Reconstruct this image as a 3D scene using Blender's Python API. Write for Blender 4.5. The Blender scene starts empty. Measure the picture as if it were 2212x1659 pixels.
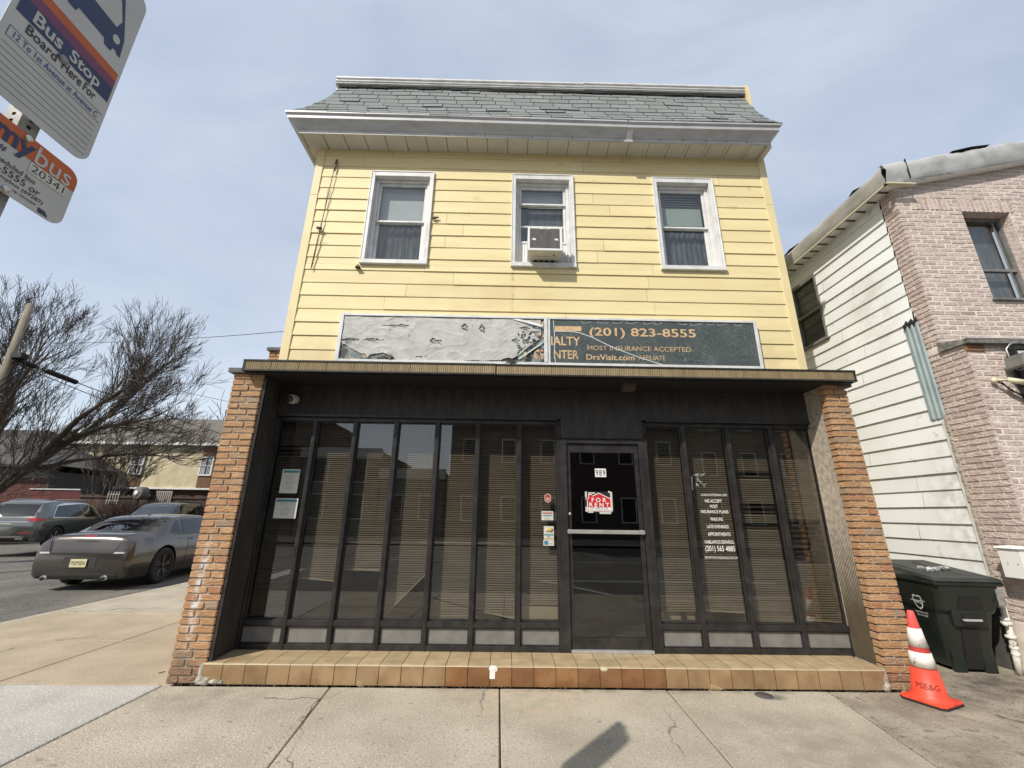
import bpy, bmesh, math, random
from mathutils import Vector, Matrix
random.seed(7)
R = math.radians
S = bpy.context.scene
COL = S.collection
# ------------------------------------------------------------------ camera
PITCH, YAW, ROLL, HC = .301, .012, .014, 1.517
cy, sy, cp, sp = math.cos(YAW), math.sin(YAW), math.cos(PITCH), math.sin(PITCH)
fw = Vector((sy*cp, cy*cp, sp)); rt = Vector((cy, -sy, 0)); up = rt.cross(fw)
rt2 = rt*math.cos(ROLL) + up*math.sin(ROLL); up2 = -rt*math.sin(ROLL) + up*math.cos(ROLL)
cd = bpy.data.cameras.new('camera'); cam = bpy.data.objects.new('camera', cd); COL.objects.link(cam)
M = Matrix((rt2, up2, -fw)).transposed().to_4x4(); M.translation = Vector((0, 0, HC)); cam.matrix_world = M
cd.sensor_width = 36; cd.lens = 900/2212*36; cd.clip_start = .05; cd.clip_end = 2000
S.camera = cam
# ------------------------------------------------------------------ light
SUN_AZ, SUN_EL = R(41), R(43.5)          # travel direction turns right of +Y
w = bpy.data.worlds.new('World'); S.world = w; w.use_nodes = True
nt = w.node_tree; nt.nodes.clear()
out = nt.nodes.new('ShaderNodeOutputWorld')
sky = nt.nodes.new('ShaderNodeTexSky'); sky.sky_type = 'NISHITA'; sky.sun_disc = False
sky.sun_elevation = SUN_EL; sky.sun_rotation = R(180)+SUN_AZ; sky.air_density = 1.0; sky.dust_density = 1.6
b1 = nt.nodes.new('ShaderNodeBackground'); b1.inputs[1].default_value = .135
nt.links.new(sky.outputs[0], b1.inputs[0])
b2 = nt.nodes.new('ShaderNodeBackground'); b2.inputs[0].default_value = (.665, .78, .96, 1); b2.inputs[1].default_value = .84
tc = nt.nodes.new('ShaderNodeTexCoord'); mp = nt.nodes.new('ShaderNodeMapping'); mp.inputs['Scale'].default_value = (1.0, 2.2, 3.0); mp.inputs['Rotation'].default_value = (.2, .5, .7)
nz = nt.nodes.new('ShaderNodeTexNoise'); nz.inputs['Scale'].default_value = 1.5; nz.inputs['Detail'].default_value = 6; nz.inputs['Roughness'].default_value = .55; nz.inputs['Distortion'].default_value = .5
rp = nt.nodes.new('ShaderNodeMapRange'); rp.inputs[1].default_value = .3; rp.inputs[2].default_value = .75; rp.inputs[3].default_value = .56; rp.inputs[4].default_value = .95
mx = nt.nodes.new('ShaderNodeMixShader')
nt.links.new(tc.outputs['Generated'], mp.inputs[0]); nt.links.new(mp.outputs[0], nz.inputs[0]); nt.links.new(nz.outputs[0], rp.inputs[0])
sx_ = nt.nodes.new('ShaderNodeSeparateXYZ'); nt.links.new(tc.outputs['Generated'], sx_.inputs[0])
hz = nt.nodes.new('ShaderNodeMapRange'); hz.inputs[1].default_value = .0; hz.inputs[2].default_value = .55; hz.inputs[3].default_value = 1; hz.inputs[4].default_value = 0; hz.interpolation_type = 'SMOOTHSTEP'; nt.links.new(sx_.outputs[2], hz.inputs[0])
cm = nt.nodes.new('ShaderNodeMix'); cm.data_type = 'RGBA'; cm.inputs[6].default_value = (.69, .775, .925, 1); cm.inputs[7].default_value = (.93, 1.02, 1.12, 1); nt.links.new(hz.outputs[0], cm.inputs[0]); nt.links.new(cm.outputs[2], b2.inputs[0])
nt.links.new(rp.outputs[0], mx.inputs[0]); nt.links.new(b1.outputs[0], mx.inputs[1]); nt.links.new(b2.outputs[0], mx.inputs[2]); nt.links.new(mx.outputs[0], out.inputs[0])
sl = bpy.data.lights.new('sun', 'SUN'); sl.energy = 4.1; sl.angle = R(.6); sl.color = (1, .935, .83)
so = bpy.data.objects.new('sun', sl); COL.objects.link(so)
sd = Vector((math.sin(SUN_AZ)*math.cos(SUN_EL), math.cos(SUN_AZ)*math.cos(SUN_EL), -math.sin(SUN_EL)))
so.rotation_euler = sd.to_track_quat('-Z', 'Y').to_euler(); so.location = (-10, -12, 14)
vs = S.view_settings; vs.view_transform = 'Standard'; vs.look = 'None'; vs.gamma = 1; vs.exposure = .17
try: vs.use_curve_mapping = False
except Exception: pass
S.cycles.max_bounces = 8; S.cycles.transparent_max_bounces = 12

# ------------------------------------------------------------------ materials
MC = {}
def N(nt, t, **k):
    n = nt.nodes.new(t)
    for a, b in k.items(): setattr(n, a, b)
    return n
def mat(name, col, col2=None, rough=.7, scale=6, detail=5, bump=0, bscale=40, metal=0, island=0, spec=.5, stretch=(1, 1, 1), lo=.35, hi=.65, speck=None, alpha=None, world=False, islcols=None, coat=0, bdist=.01, stains=(), gum=None, crack=False):
    """generic procedural material: two tones mixed by noise, per-island tone shift, specks and bump"""
    if name in MC: return MC[name]
    m = bpy.data.materials.new(name); m.use_nodes = True; t = m.node_tree
    p = t.nodes['Principled BSDF']; L = t.links.new
    p.inputs['Roughness'].default_value = rough; p.inputs['Metallic'].default_value = metal
    p.inputs['Specular IOR Level'].default_value = spec; p.inputs['Coat Weight'].default_value = coat
    if world: src = N(t, 'ShaderNodeNewGeometry').outputs['Position']
    else: src = N(t, 'ShaderNodeTexCoord').outputs['Object']
    mp = N(t, 'ShaderNodeMapping'); mp.inputs['Scale'].default_value = stretch; L(src, mp.inputs[0])
    c = None
    rgb = N(t, 'ShaderNodeRGB'); rgb.outputs[0].default_value = (*col, 1); c = rgb.outputs[0]
    geo = N(t, 'ShaderNodeNewGeometry')
    if islcols:
        cr = N(t, 'ShaderNodeValToRGB'); cr.color_ramp.interpolation = 'CONSTANT'
        e = cr.color_ramp.elements
        while len(e) < len(islcols): e.new(1)
        for i, q in enumerate(islcols): e[i].position = q[0]; e[i].color = (*q[1], 1)
        L(geo.outputs['Random Per Island'], cr.inputs[0]); c = cr.outputs[0]
    if col2:
        nz = N(t, 'ShaderNodeTexNoise'); nz.inputs['Scale'].default_value = scale; nz.inputs['Detail'].default_value = detail; L(mp.outputs[0], nz.inputs[0])
        mr = N(t, 'ShaderNodeMapRange'); mr.inputs[1].default_value = lo; mr.inputs[2].default_value = hi; L(nz.outputs[0], mr.inputs[0])
        mx = N(t, 'ShaderNodeMix', data_type='RGBA'); L(mr.outputs[0], mx.inputs[0]); L(c, mx.inputs[6]); mx.inputs[7].default_value = (*col2, 1); c = mx.outputs[2]
    if island:
        hv = N(t, 'ShaderNodeHueSaturation'); mr = N(t, 'ShaderNodeMapRange'); mr.inputs[3].default_value = 1-island; mr.inputs[4].default_value = 1+island
        L(geo.outputs['Random Per Island'], mr.inputs[0]); L(mr.outputs[0], hv.inputs['Value']); L(c, hv.inputs['Color']); c = hv.outputs[0]
    if speck:
        for (sc, sz, scol) in speck:
            vz = N(t, 'ShaderNodeTexNoise'); vz.inputs['Scale'].default_value = sc; vz.inputs['Detail'].default_value = 3; L(src, vz.inputs[0])
            mr = N(t, 'ShaderNodeMapRange'); mr.inputs[1].default_value = sz; mr.inputs[2].default_value = sz+.06; L(vz.outputs[0], mr.inputs[0])
            mx = N(t, 'ShaderNodeMix', data_type='RGBA'); L(mr.outputs[0], mx.inputs[0]); L(c, mx.inputs[6]); mx.inputs[7].default_value = (*scol, 1); c = mx.outputs[2]
    if crack:
        dn = N(t, 'ShaderNodeTexNoise'); dn.inputs['Scale'].default_value = 3; dn.inputs['Detail'].default_value = 6; L(src, dn.inputs[0])
        ad = N(t, 'ShaderNodeMix', data_type='VECTOR'); ad.inputs[0].default_value = .25; L(src, ad.inputs[4]); L(dn.outputs['Color'], ad.inputs[5])
        v = N(t, 'ShaderNodeTexVoronoi', feature='DISTANCE_TO_EDGE'); v.inputs['Scale'].default_value = .75; L(ad.outputs[1], v.inputs[0])
        mr = N(t, 'ShaderNodeMapRange'); mr.inputs[1].default_value = .0015; mr.inputs[2].default_value = .006; mr.inputs[3].default_value = .75; mr.inputs[4].default_value = 0; L(v.outputs['Distance'], mr.inputs[0])
        n2 = N(t, 'ShaderNodeTexNoise'); n2.inputs['Scale'].default_value = .9; L(src, n2.inputs[0]); m2 = N(t, 'ShaderNodeMapRange'); m2.inputs[1].default_value = .52; m2.inputs[2].default_value = .58; L(n2.outputs[0], m2.inputs[0])
        mu = N(t, 'ShaderNodeMath', operation='MULTIPLY'); L(mr.outputs[0], mu.inputs[0]); L(m2.outputs[0], mu.inputs[1])
        mx = N(t, 'ShaderNodeMix', data_type='RGBA'); L(mu.outputs[0], mx.inputs[0]); L(c, mx.inputs[6]); mx.inputs[7].default_value = (.07, .06, .045, 1); c = mx.outputs[2]
    if gum:
        vo = N(t, 'ShaderNodeTexVoronoi'); vo.inputs['Scale'].default_value = gum[0]; L(src, vo.inputs[0])
        lt = N(t, 'ShaderNodeMath', operation='LESS_THAN'); lt.inputs[1].default_value = gum[1]; L(vo.outputs['Distance'], lt.inputs[0])
        sx = N(t, 'ShaderNodeSeparateColor'); L(vo.outputs['Color'], sx.inputs[0]); g2 = N(t, 'ShaderNodeMath', operation='GREATER_THAN'); g2.inputs[1].default_value = gum[2]; L(sx.outputs[0], g2.inputs[0])
        mu = N(t, 'ShaderNodeMath', operation='MULTIPLY'); L(lt.outputs[0], mu.inputs[0]); L(g2.outputs[0], mu.inputs[1]); m3 = N(t, 'ShaderNodeMath', operation='MULTIPLY'); m3.inputs[1].default_value = .7; L(mu.outputs[0], m3.inputs[0])
        mx = N(t, 'ShaderNodeMix', data_type='RGBA'); L(m3.outputs[0], mx.inputs[0]); L(c, mx.inputs[6]); mx.inputs[7].default_value = (*gum[3], 1); c = mx.outputs[2]
    for (ce, ha, scol, st, nsc) in stains:      # marks with a place and outline of their own
        wp = N(t, 'ShaderNodeNewGeometry').outputs['Position']
        su = N(t, 'ShaderNodeVectorMath', operation='SUBTRACT'); L(wp, su.inputs[0]); su.inputs[1].default_value = ce
        dv = N(t, 'ShaderNodeVectorMath', operation='DIVIDE'); L(su.outputs[0], dv.inputs[0]); dv.inputs[1].default_value = ha
        le = N(t, 'ShaderNodeVectorMath', operation='LENGTH'); L(dv.outputs[0], le.inputs[0])
        m1 = N(t, 'ShaderNodeMapRange'); m1.inputs[1].default_value = 1; m1.inputs[2].default_value = .35; m1.inputs[3].default_value = 0; m1.inputs[4].default_value = 1; L(le.outputs['Value'], m1.inputs[0])
        nn = N(t, 'ShaderNodeTexNoise'); nn.inputs['Scale'].default_value = nsc; nn.inputs['Detail'].default_value = 5; L(wp, nn.inputs[0])
        m2 = N(t, 'ShaderNodeMapRange'); m2.inputs[1].default_value = .38; m2.inputs[2].default_value = .62; L(nn.outputs[0], m2.inputs[0])
        mu = N(t, 'ShaderNodeMath', operation='MULTIPLY'); L(m1.outputs[0], mu.inputs[0]); L(m2.outputs[0], mu.inputs[1]); m3 = N(t, 'ShaderNodeMath', operation='MULTIPLY'); m3.inputs[1].default_value = st; L(mu.outputs[0], m3.inputs[0])
        mx = N(t, 'ShaderNodeMix', data_type='RGBA'); L(m3.outputs[0], mx.inputs[0]); L(c, mx.inputs[6]); mx.inputs[7].default_value = (*scol, 1); c = mx.outputs[2]
    L(c, p.inputs['Base Color'])
    if bump:
        nb = N(t, 'ShaderNodeTexNoise'); nb.inputs['Scale'].default_value = bscale; nb.inputs['Detail'].default_value = 6; L(mp.outputs[0], nb.inputs[0])
        bp = N(t, 'ShaderNodeBump'); bp.inputs['Strength'].default_value = bump; bp.inputs['Distance'].default_value = bdist; L(nb.outputs[0], bp.inputs['Height']); L(bp.outputs[0], p.inputs['Normal'])
    MC[name] = m; return m
def glass(name, tint=(.75, .77, .78), ior=1.5, rough=0.0, gmin=.04, wav=0.0):
    if name in MC: return MC[name]
    m = bpy.data.materials.new(name); m.use_nodes = True; t = m.node_tree; t.nodes.clear(); L = t.links.new
    o = N(t, 'ShaderNodeOutputMaterial'); tr = N(t, 'ShaderNodeBsdfTransparent'); tr.inputs[0].default_value = (*tint, 1)
    gl = N(t, 'ShaderNodeBsdfGlossy'); gl.inputs['Roughness'].default_value = rough
    fr = N(t, 'ShaderNodeLayerWeight'); fr.inputs[0].default_value = .5
    pw = N(t, 'ShaderNodeMath', operation='POWER'); pw.inputs[1].default_value = 4.5; L(fr.outputs['Facing'], pw.inputs[0])
    mr = N(t, 'ShaderNodeMapRange'); mr.inputs[3].default_value = gmin; L(pw.outputs[0], mr.inputs[0])
    mx = N(t, 'ShaderNodeMixShader'); L(mr.outputs[0], mx.inputs[0]); L(tr.outputs[0], mx.inputs[1]); L(gl.outputs[0], mx.inputs[2]); L(mx.outputs[0], o.inputs[0])
    if wav:
        nb = N(t, 'ShaderNodeTexNoise'); nb.inputs['Scale'].default_value = 1.2
        bp = N(t, 'ShaderNodeBump'); bp.inputs['Strength'].default_value = wav; bp.inputs['Distance'].default_value = .02; L(nb.outputs[0], bp.inputs['Height']); L(bp.outputs[0], gl.inputs['Normal']); L(bp.outputs[0], fr.inputs['Normal'])
    MC[name] = m; return m

YEL = mat('yellow_siding', (.74, .635, .355), (.69, .575, .305), rough=.62, scale=1.3, island=.035, bump=.25, bscale=60, stretch=(1, 1, 6), bdist=.002, speck=[(2.4, .68, (.62, .49, .24)), (45, .70, (.64, .52, .26))], stains=[((.05, 5.1, 4.45), (.035, 1, .45), (.42, .28, .12), .75, 14), ((.9, 5.1, 6.7), (.7, 1, .12), (.5, .38, .2), .4, 5), ((-.4, 5.1, 4.3), (1.6, 1, .35), (.60, .47, .25), .5, 3), ((2.6, 5.1, 6.0), (.5, 1, .3), (.60, .48, .26), .5, 9), ((-2.6, 5.1, 3.4), (.5, 1, .5), (.56, .44, .24), .5, 4), ((3.6, 5.1, 3.5), (.4, 1, .6), (.56, .44, .24), .5, 4)])
YTR = mat('yellow_trim', (.72, .61, .34), (.66, .56, .31), rough=.6, scale=3)
WSID = mat('white_siding', (.80, .82, .82), (.71, .725, .72), rough=.65, scale=1.6, island=.03, speck=[(5, .68, (.56, .55, .50)), (40, .70, (.60, .59, .55))], lo=.4, hi=.8, stains=[((5.42, 5.0, 1.6), (.5, .5, 1.0), (.48, .46, .40), .7, 9), ((5.42, 5.5, 4.5), (.5, .5, .7), (.55, .53, .47), .6, 6)])
WTRIM = mat('white_trim', (.68, .68, .67), (.52, .52, .51), rough=.5, scale=6, detail=9, lo=.45, hi=.75)
GUT = mat('gutter_metal', (.50, .51, .52), (.38, .38, .38), rough=.45, scale=4, stretch=(1, 1, 3), lo=.4, hi=.8, metal=.15)
SOF = mat('soffit_vinyl', (.56, .545, .49), (.46, .445, .39), rough=.6, scale=2.5, lo=.4, hi=.8)
SHIN = mat('grey_shingle', (.235, .255, .25), (.17, .185, .18), rough=.95, scale=90, detail=3, island=.13, bump=.5, bscale=300, bdist=.002)
TARP = mat('black_felt', (.02, .02, .02), rough=.9)
BRK = mat('orange_brick', (.42, .2, .09), (.34, .19, .10), rough=.9, scale=11, detail=8, stretch=(1, 1, 3.2), bump=1.0, bscale=26, bdist=.014, lo=.48, hi=.68,
          islcols=[(0, (.47, .275, .14)), (.2, (.42, .24, .118)), (.4, (.49, .30, .16)), (.58, (.38, .245, .14)), (.74, (.45, .25, .125)), (.88, (.38, .18, .10)), (.94, (.32, .235, .165))],
          stains=[((-2.935, 4.5, .78), (.055, 1, .62), (.66, .66, .66), .95, 16), ((-2.9, 4.5, .06), (.4, 1, .26), (.17, .12, .085), .9, 7), ((3.75, 4.5, .03), (.4, 1, .22), (.17, .115, .08), .9, 7), ((-2.88, 4.5, 2.6), (.3, 1, .3), (.36, .27, .17), .5, 5)])
MORT = mat('grey_mortar', (.46, .40, .32), (.28, .24, .19), rough=.95, scale=20)
PBRK = mat('pink_brick', (.40, .29, .25), (.42, .34, .305), rough=.95, scale=14, detail=8, stretch=(1, 1, 2.0), bump=1.0, bscale=24, bdist=.016, lo=.45, hi=.7,
           islcols=[(0, (.55, .455, .415)), (.3, (.50, .41, .375)), (.55, (.585, .49, .45)), (.82, (.46, .37, .335)), (.975, (.33, .24, .21))])
PMORT = mat('pale_mortar', (.74, .68, .60), (.55, .47, .42), rough=.95, scale=6)
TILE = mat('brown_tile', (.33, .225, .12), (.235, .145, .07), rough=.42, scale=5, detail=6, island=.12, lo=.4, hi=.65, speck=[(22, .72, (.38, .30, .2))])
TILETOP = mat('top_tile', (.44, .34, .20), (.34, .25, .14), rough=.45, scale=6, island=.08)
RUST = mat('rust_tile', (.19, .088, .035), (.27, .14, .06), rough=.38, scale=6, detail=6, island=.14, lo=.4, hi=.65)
GROUT = mat('tile_grout', (.10, .08, .06), rough=.9)
BRONZE = mat('bronze_frame', (.028, .026, .026), (.050, .047, .047), rough=.38, scale=9, metal=.3, lo=.4, hi=.7)
DARKP = mat('ribbed_bronze', (.022, .018, .014), (.045, .038, .03), rough=.5, scale=5, lo=.4, hi=.75, stretch=(3, 3, .7))
REV = mat('ribbed_reveal', (.085, .066, .04), (.065, .05, .031), rough=.5, scale=7, stretch=(2, 2, .5))
FASC = mat('gold_fascia', (.25, .19, .095), (.17, .13, .07), rough=.5, scale=5, stretch=(3, 3, .6), lo=.4, hi=.7, metal=.2)
BLACK = mat('black_edge', (.012, .012, .012), rough=.6)
GPAN = mat('grey_panel', (.20, .195, .18), (.15, .145, .135), rough=.75, scale=8, speck=[(18, .74, (.42, .42, .40))])
BLIND = mat('tan_blind', (.36, .32, .24), (.30, .265, .20), rough=.6, scale=2.5, island=.10)
DGLASS = glass('shop_glass', (.76, .75, .73), gmin=.105, wav=.03)
GLASS = glass('window_glass', (.86, .88, .88), gmin=.07, wav=.03)
DOORG = glass('door_glass', (.7, .71, .71), gmin=.085, wav=.02)
CARG = glass('car_glass', (.25, .27, .29), gmin=.09)
DARKIN = mat('dark_interior', (.03, .028, .025), rough=.9)
CARPET = mat('grey_carpet', (.08, .075, .07), (.05, .045, .04), rough=.95, scale=8)
CREAM = mat('cream_board', (.58, .53, .38), rough=.6)
ALU = mat('aluminium', (.62, .62, .60), (.50, .50, .48), rough=.35, metal=.6, scale=8)
WHITE = mat('white_paint', (.75, .75, .73), rough=.5)
PAPER = mat('paper', (.62, .62, .56), (.54, .54, .48), rough=.8, scale=5)
CONC = mat('sidewalk_concrete', crack=True, col=(.44, .395, .31), col2=(.325, .285, .215), rough=.9, scale=1.6, detail=10, island=.045, bump=1, bscale=70, bdist=.006, lo=.35, hi=.68, world=True, gum=(2.2, .035, .45, (.19, .17, .14)),
           speck=[(46, .59, (.29, .255, .20)), (70, .61, (.60, .56, .47)), (14, .66, (.26, .23, .18)), (90, .60, (.24, .21, .165))],
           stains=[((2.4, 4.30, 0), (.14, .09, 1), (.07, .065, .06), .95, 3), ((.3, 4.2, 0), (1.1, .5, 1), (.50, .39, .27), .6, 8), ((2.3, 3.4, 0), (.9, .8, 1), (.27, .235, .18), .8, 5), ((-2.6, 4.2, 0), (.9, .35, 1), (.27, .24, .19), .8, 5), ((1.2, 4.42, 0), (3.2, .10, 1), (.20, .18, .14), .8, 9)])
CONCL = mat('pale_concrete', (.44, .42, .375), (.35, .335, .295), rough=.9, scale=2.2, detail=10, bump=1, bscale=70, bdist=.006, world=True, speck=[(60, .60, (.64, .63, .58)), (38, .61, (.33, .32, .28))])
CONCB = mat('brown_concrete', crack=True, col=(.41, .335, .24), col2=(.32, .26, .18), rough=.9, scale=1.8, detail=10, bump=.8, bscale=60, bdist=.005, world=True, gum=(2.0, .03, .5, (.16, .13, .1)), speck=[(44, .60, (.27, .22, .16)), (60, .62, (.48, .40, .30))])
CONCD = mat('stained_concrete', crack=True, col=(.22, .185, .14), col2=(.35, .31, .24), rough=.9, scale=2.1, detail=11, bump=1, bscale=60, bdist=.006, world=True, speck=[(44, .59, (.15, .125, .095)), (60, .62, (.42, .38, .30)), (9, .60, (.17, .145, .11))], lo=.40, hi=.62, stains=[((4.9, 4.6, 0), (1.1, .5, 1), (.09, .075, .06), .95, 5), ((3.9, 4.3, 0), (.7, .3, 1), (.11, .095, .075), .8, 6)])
JOINT = mat('joint_dirt', (.045, .04, .032), rough=.95)
ASPH = mat('asphalt', (.155, .145, .125), (.09, .085, .075), rough=.93, scale=1.2, detail=9, bump=.6, bscale=90, bdist=.005, world=True, stretch=(1.0, .35, 1), speck=[(40, .60, (.22, .21, .19)), (6, .62, (.055, .052, .05))])
LINE = mat('road_paint', (.62, .62, .58), (.45, .45, .42), rough=.8, scale=9)
GRND = mat('far_ground', (.12, .115, .10), (.09, .085, .07), rough=.95, scale=.2)

# ------------------------------------------------------------------ mesh helpers
ORI = {}
class MB:
    def __init__(s): s.v = []; s.f = []; s.m = []; s.mats = []; s.sm = []
    def mi(s, m):
        if m not in s.mats: s.mats.append(m)
        return s.mats.index(m)
    def poly(s, pts, m, smooth=False):
        i = len(s.v); s.v += [tuple(p) for p in pts]; s.f.append(tuple(range(i, i+len(pts)))); s.m.append(s.mi(m)); s.sm.append(smooth)
    def add(s, vs, fs, m, smooth=False):
        i = len(s.v); s.v += [tuple(p) for p in vs]; k = s.mi(m)
        for f in fs: s.f.append(tuple(a+i for a in f)); s.m.append(k); s.sm.append(smooth)
    def box(s, x0, x1, y0, y1, z0, z1, m):
        v = [(x, y, z) for z in (z0, z1) for y in (y0, y1) for x in (x0, x1)]
        s.add(v, [(0, 2, 3, 1), (4, 5, 7, 6), (0, 1, 5, 4), (2, 6, 7, 3), (0, 4, 6, 2), (1, 3, 7, 5)], m)
    def hexa(s, b, t, m):   # bottom quad, top quad (same winding, ccw seen from above)
        s.add(list(b)+list(t), [(3, 2, 1, 0), (4, 5, 6, 7), (0, 1, 5, 4), (1, 2, 6, 5), (2, 3, 7, 6), (3, 0, 4, 7)], m)
    def prism(s, pts, d, m):   # polygon pts extruded by vector d
        n = len(pts); d = Vector(d); a = [Vector(p) for p in pts]; b = [p+d for p in a]
        s.add(a+b, [tuple(range(n-1, -1, -1)), tuple(range(n, 2*n))]+[(i, (i+1) % n, n+(i+1) % n, n+i) for i in range(n)], m)
    def tube(s, pts, rads, n, m, cap=True, smooth=True):
        pts = [Vector(p) for p in pts]
        if not hasattr(rads, '__len__'): rads = [rads]*len(pts)
        vs = []; fs = []; ref = None
        for i, p in enumerate(pts):
            d = (pts[min(i+1, len(pts)-1)]-pts[max(i-1, 0)]).normalized()
            if ref is None: ref = d.orthogonal().normalized()
            ref = (ref-d*ref.dot(d))
            ref = ref.normalized() if ref.length > 1e-6 else d.orthogonal().normalized()
            b = d.cross(ref)
            for k in range(n):
                a = 2*math.pi*k/n; vs.append(p+(ref*math.cos(a)+b*math.sin(a))*rads[i])
        for i in range(len(pts)-1):
            for k in range(n):
                k2 = (k+1) % n; fs.append((i*n+k, i*n+k2, (i+1)*n+k2, (i+1)*n+k))
        if cap: fs.append(tuple(range(n-1, -1, -1))); fs.append(tuple((len(pts)-1)*n+k for k in range(n)))
        s.add(vs, fs, m, smooth)
    def lathe(s, c, axis, prof, n, m, smooth=True):   # prof: (r, h) along axis
        c = Vector(c); axis = Vector(axis).normalized(); u = axis.orthogonal().normalized(); b = axis.cross(u); vs = []; fs = []
        for r, h in prof:
            for k in range(n):
                a = 2*math.pi*k/n; vs.append(c+axis*h+(u*math.cos(a)+b*math.sin(a))*r)
        for i in range(len(prof)-1):
            for k in range(n): fs.append((i*n+k, i*n+(k+1) % n, (i+1)*n+(k+1) % n, (i+1)*n+k))
        fs.append(tuple(range(n-1, -1, -1))); fs.append(tuple((len(prof)-1)*n+k for k in range(n)))
        s.add(vs, fs, m, smooth)
    def build(s, name, parent=None, bevel=0, local=False, seg=1):
        o0 = Vector((0, 0, 0)) if (parent is None or local) else ORI.get(parent.name, Vector((0, 0, 0)))
        me = bpy.data.meshes.new(name); me.from_pydata([tuple(Vector(v)-o0) for v in s.v], [], s.f)
        for m in s.mats: me.materials.append(m)
        me.polygons.foreach_set('material_index', s.m); me.polygons.foreach_set('use_smooth', s.sm); me.update()
        bm = bmesh.new(); bm.from_mesh(me); bmesh.ops.recalc_face_normals(bm, faces=bm.faces[:]); bm.to_mesh(me); bm.free()
        o = bpy.data.objects.new(name, me); COL.objects.link(o)
        if parent is not None: o.parent = parent
        ORI[o.name] = o0
        if bevel:
            b = o.modifiers.new('bevel', 'BEVEL'); b.width = bevel; b.segments = seg; b.limit_method = 'ANGLE'
        return o
def tag(o, label=None, cat=None, group=None, kind=None):
    if label: o['label'] = label
    if cat: o['category'] = cat
    if group: o['group'] = group
    if kind: o['kind'] = kind
    return o
def thing(name, label, cat, loc, rz=0, group=None):
    o = bpy.data.objects.new(name, None); COL.objects.link(o); o.location = loc; o.rotation_euler = (0, 0, rz); o.empty_display_size = .2
    ORI[o.name] = Vector(loc) if rz == 0 else Vector((0, 0, 0)); return tag(o, label, cat, group)
def solo(mb, name, label, cat, origin, group=None, bevel=0):
    """a thing that is a single mesh, its origin at its own place"""
    o = mb.build(name, bevel=bevel); c = Vector(origin); o.data.transform(Matrix.Translation(-c)); o.location = c; ORI[o.name] = c
    return tag(o, label, cat, group)
TCACHE = {}
def text_geo(s, bold=0.0, n=3):
    k = (s, bold)
    if k in TCACHE: return TCACHE[k]
    cu = bpy.data.curves.new('t', 'FONT'); cu.body = s; cu.offset = bold; cu.resolution_u = n; cu.size = 1
    o = bpy.data.objects.new('t', cu); COL.objects.link(o); dg = bpy.context.evaluated_depsgraph_get(); dg.update()
    me = o.evaluated_get(dg).to_mesh(); vs = [(v.co.x, v.co.y) for v in me.vertices]; fs = [tuple(p.vertices) for p in me.polygons]
    o.evaluated_get(dg).to_mesh_clear(); bpy.data.objects.remove(o); bpy.data.curves.remove(cu)
    TCACHE[k] = (vs, fs); return vs, fs
def text(mb, s, org, right, upv, w, h, m, bold=0.0, ref=None):
    """lettering fitted to a w x h box whose lower left corner is org; ref gives the string whose height counts"""
    vs, fs = text_geo(s, bold)
    x0 = min(v[0] for v in vs); x1 = max(v[0] for v in vs)
    y0 = min(v[1] for v in vs); y1 = max(v[1] for v in vs)
    if ref:
        rv, _ = text_geo(ref, bold); y0 = min(v[1] for v in rv); y1 = max(v[1] for v in rv)
    org = Vector(org); right = Vector(right); upv = Vector(upv)
    mb.add([org+right*((a-x0)/(x1-x0)*w)+upv*((b-y0)/(y1-y0)*h) for a, b in vs], fs, m)
X, Y, Z = Vector((1, 0, 0)), Vector((0, 1, 0)), Vector((0, 0, 1))
def rect_minus(r, holes):
    rs = [r]
    for h in holes:
        o = []
        for (a, b, c, d) in rs:
            if h[1] <= a or h[0] >= b or h[3] <= c or h[2] >= d: o.append((a, b, c, d)); continue
            if h[2] > c: o.append((a, b, c, h[2]))
            if h[3] < d: o.append((a, b, h[3], d))
            c2, d2 = max(c, h[2]), min(d, h[3])
            if h[0] > a: o.append((a, h[0], c2, d2))
            if h[1] < b: o.append((h[1], b, c2, d2))
        rs = o
    return [q for q in rs if q[1]-q[0] > .004 and q[3]-q[2] > .003]
def siding(mb, u0, u1, z0, z1, P, m, first, pitch=.1995, holes=(), lip=.0115, seams=True, rnd=None):
    """lapped boards; P(u, off, z) -> world, off = distance out of the wall"""
    rnd = rnd or random.Random(3); k = math.floor((z0-first)/pitch); z = first+k*pitch
    while z < z1:
        cuts = [u0, u1]
        if seams:
            c = u0+rnd.uniform(.5, 2.2)
            while c < u1-.3: cuts.insert(-1, c); c += rnd.uniform(2.2, 3.7)
        for a, b in zip(cuts, cuts[1:]):
            dz = rnd.uniform(-.002, .002); dl = rnd.uniform(-.003, .004)
            for (p, q, c, d) in rect_minus((a+(.003 if a > u0 else 0), b, max(z, z0), min(z+pitch, z1)), holes):
                f = lambda zz: (lip+dl)*(1-(zz-z)/pitch)+.001
                n = max(1, int((q-p)/.6)); 
                for i in range(n):
                    e0 = p+(q-p)*i/n; e1 = p+(q-p)*(i+1)/n
                i0 = len(mb.v)
                mb.add([P(p, f(c), c+dz), P(q, f(c), c+dz), P(q, f(d), d), P(p, f(d), d), P(p, 0, c+dz), P(q, 0, c+dz)],
                       [(0, 1, 2, 3), (4, 5, 1, 0)], m)
        z += pitch
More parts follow.
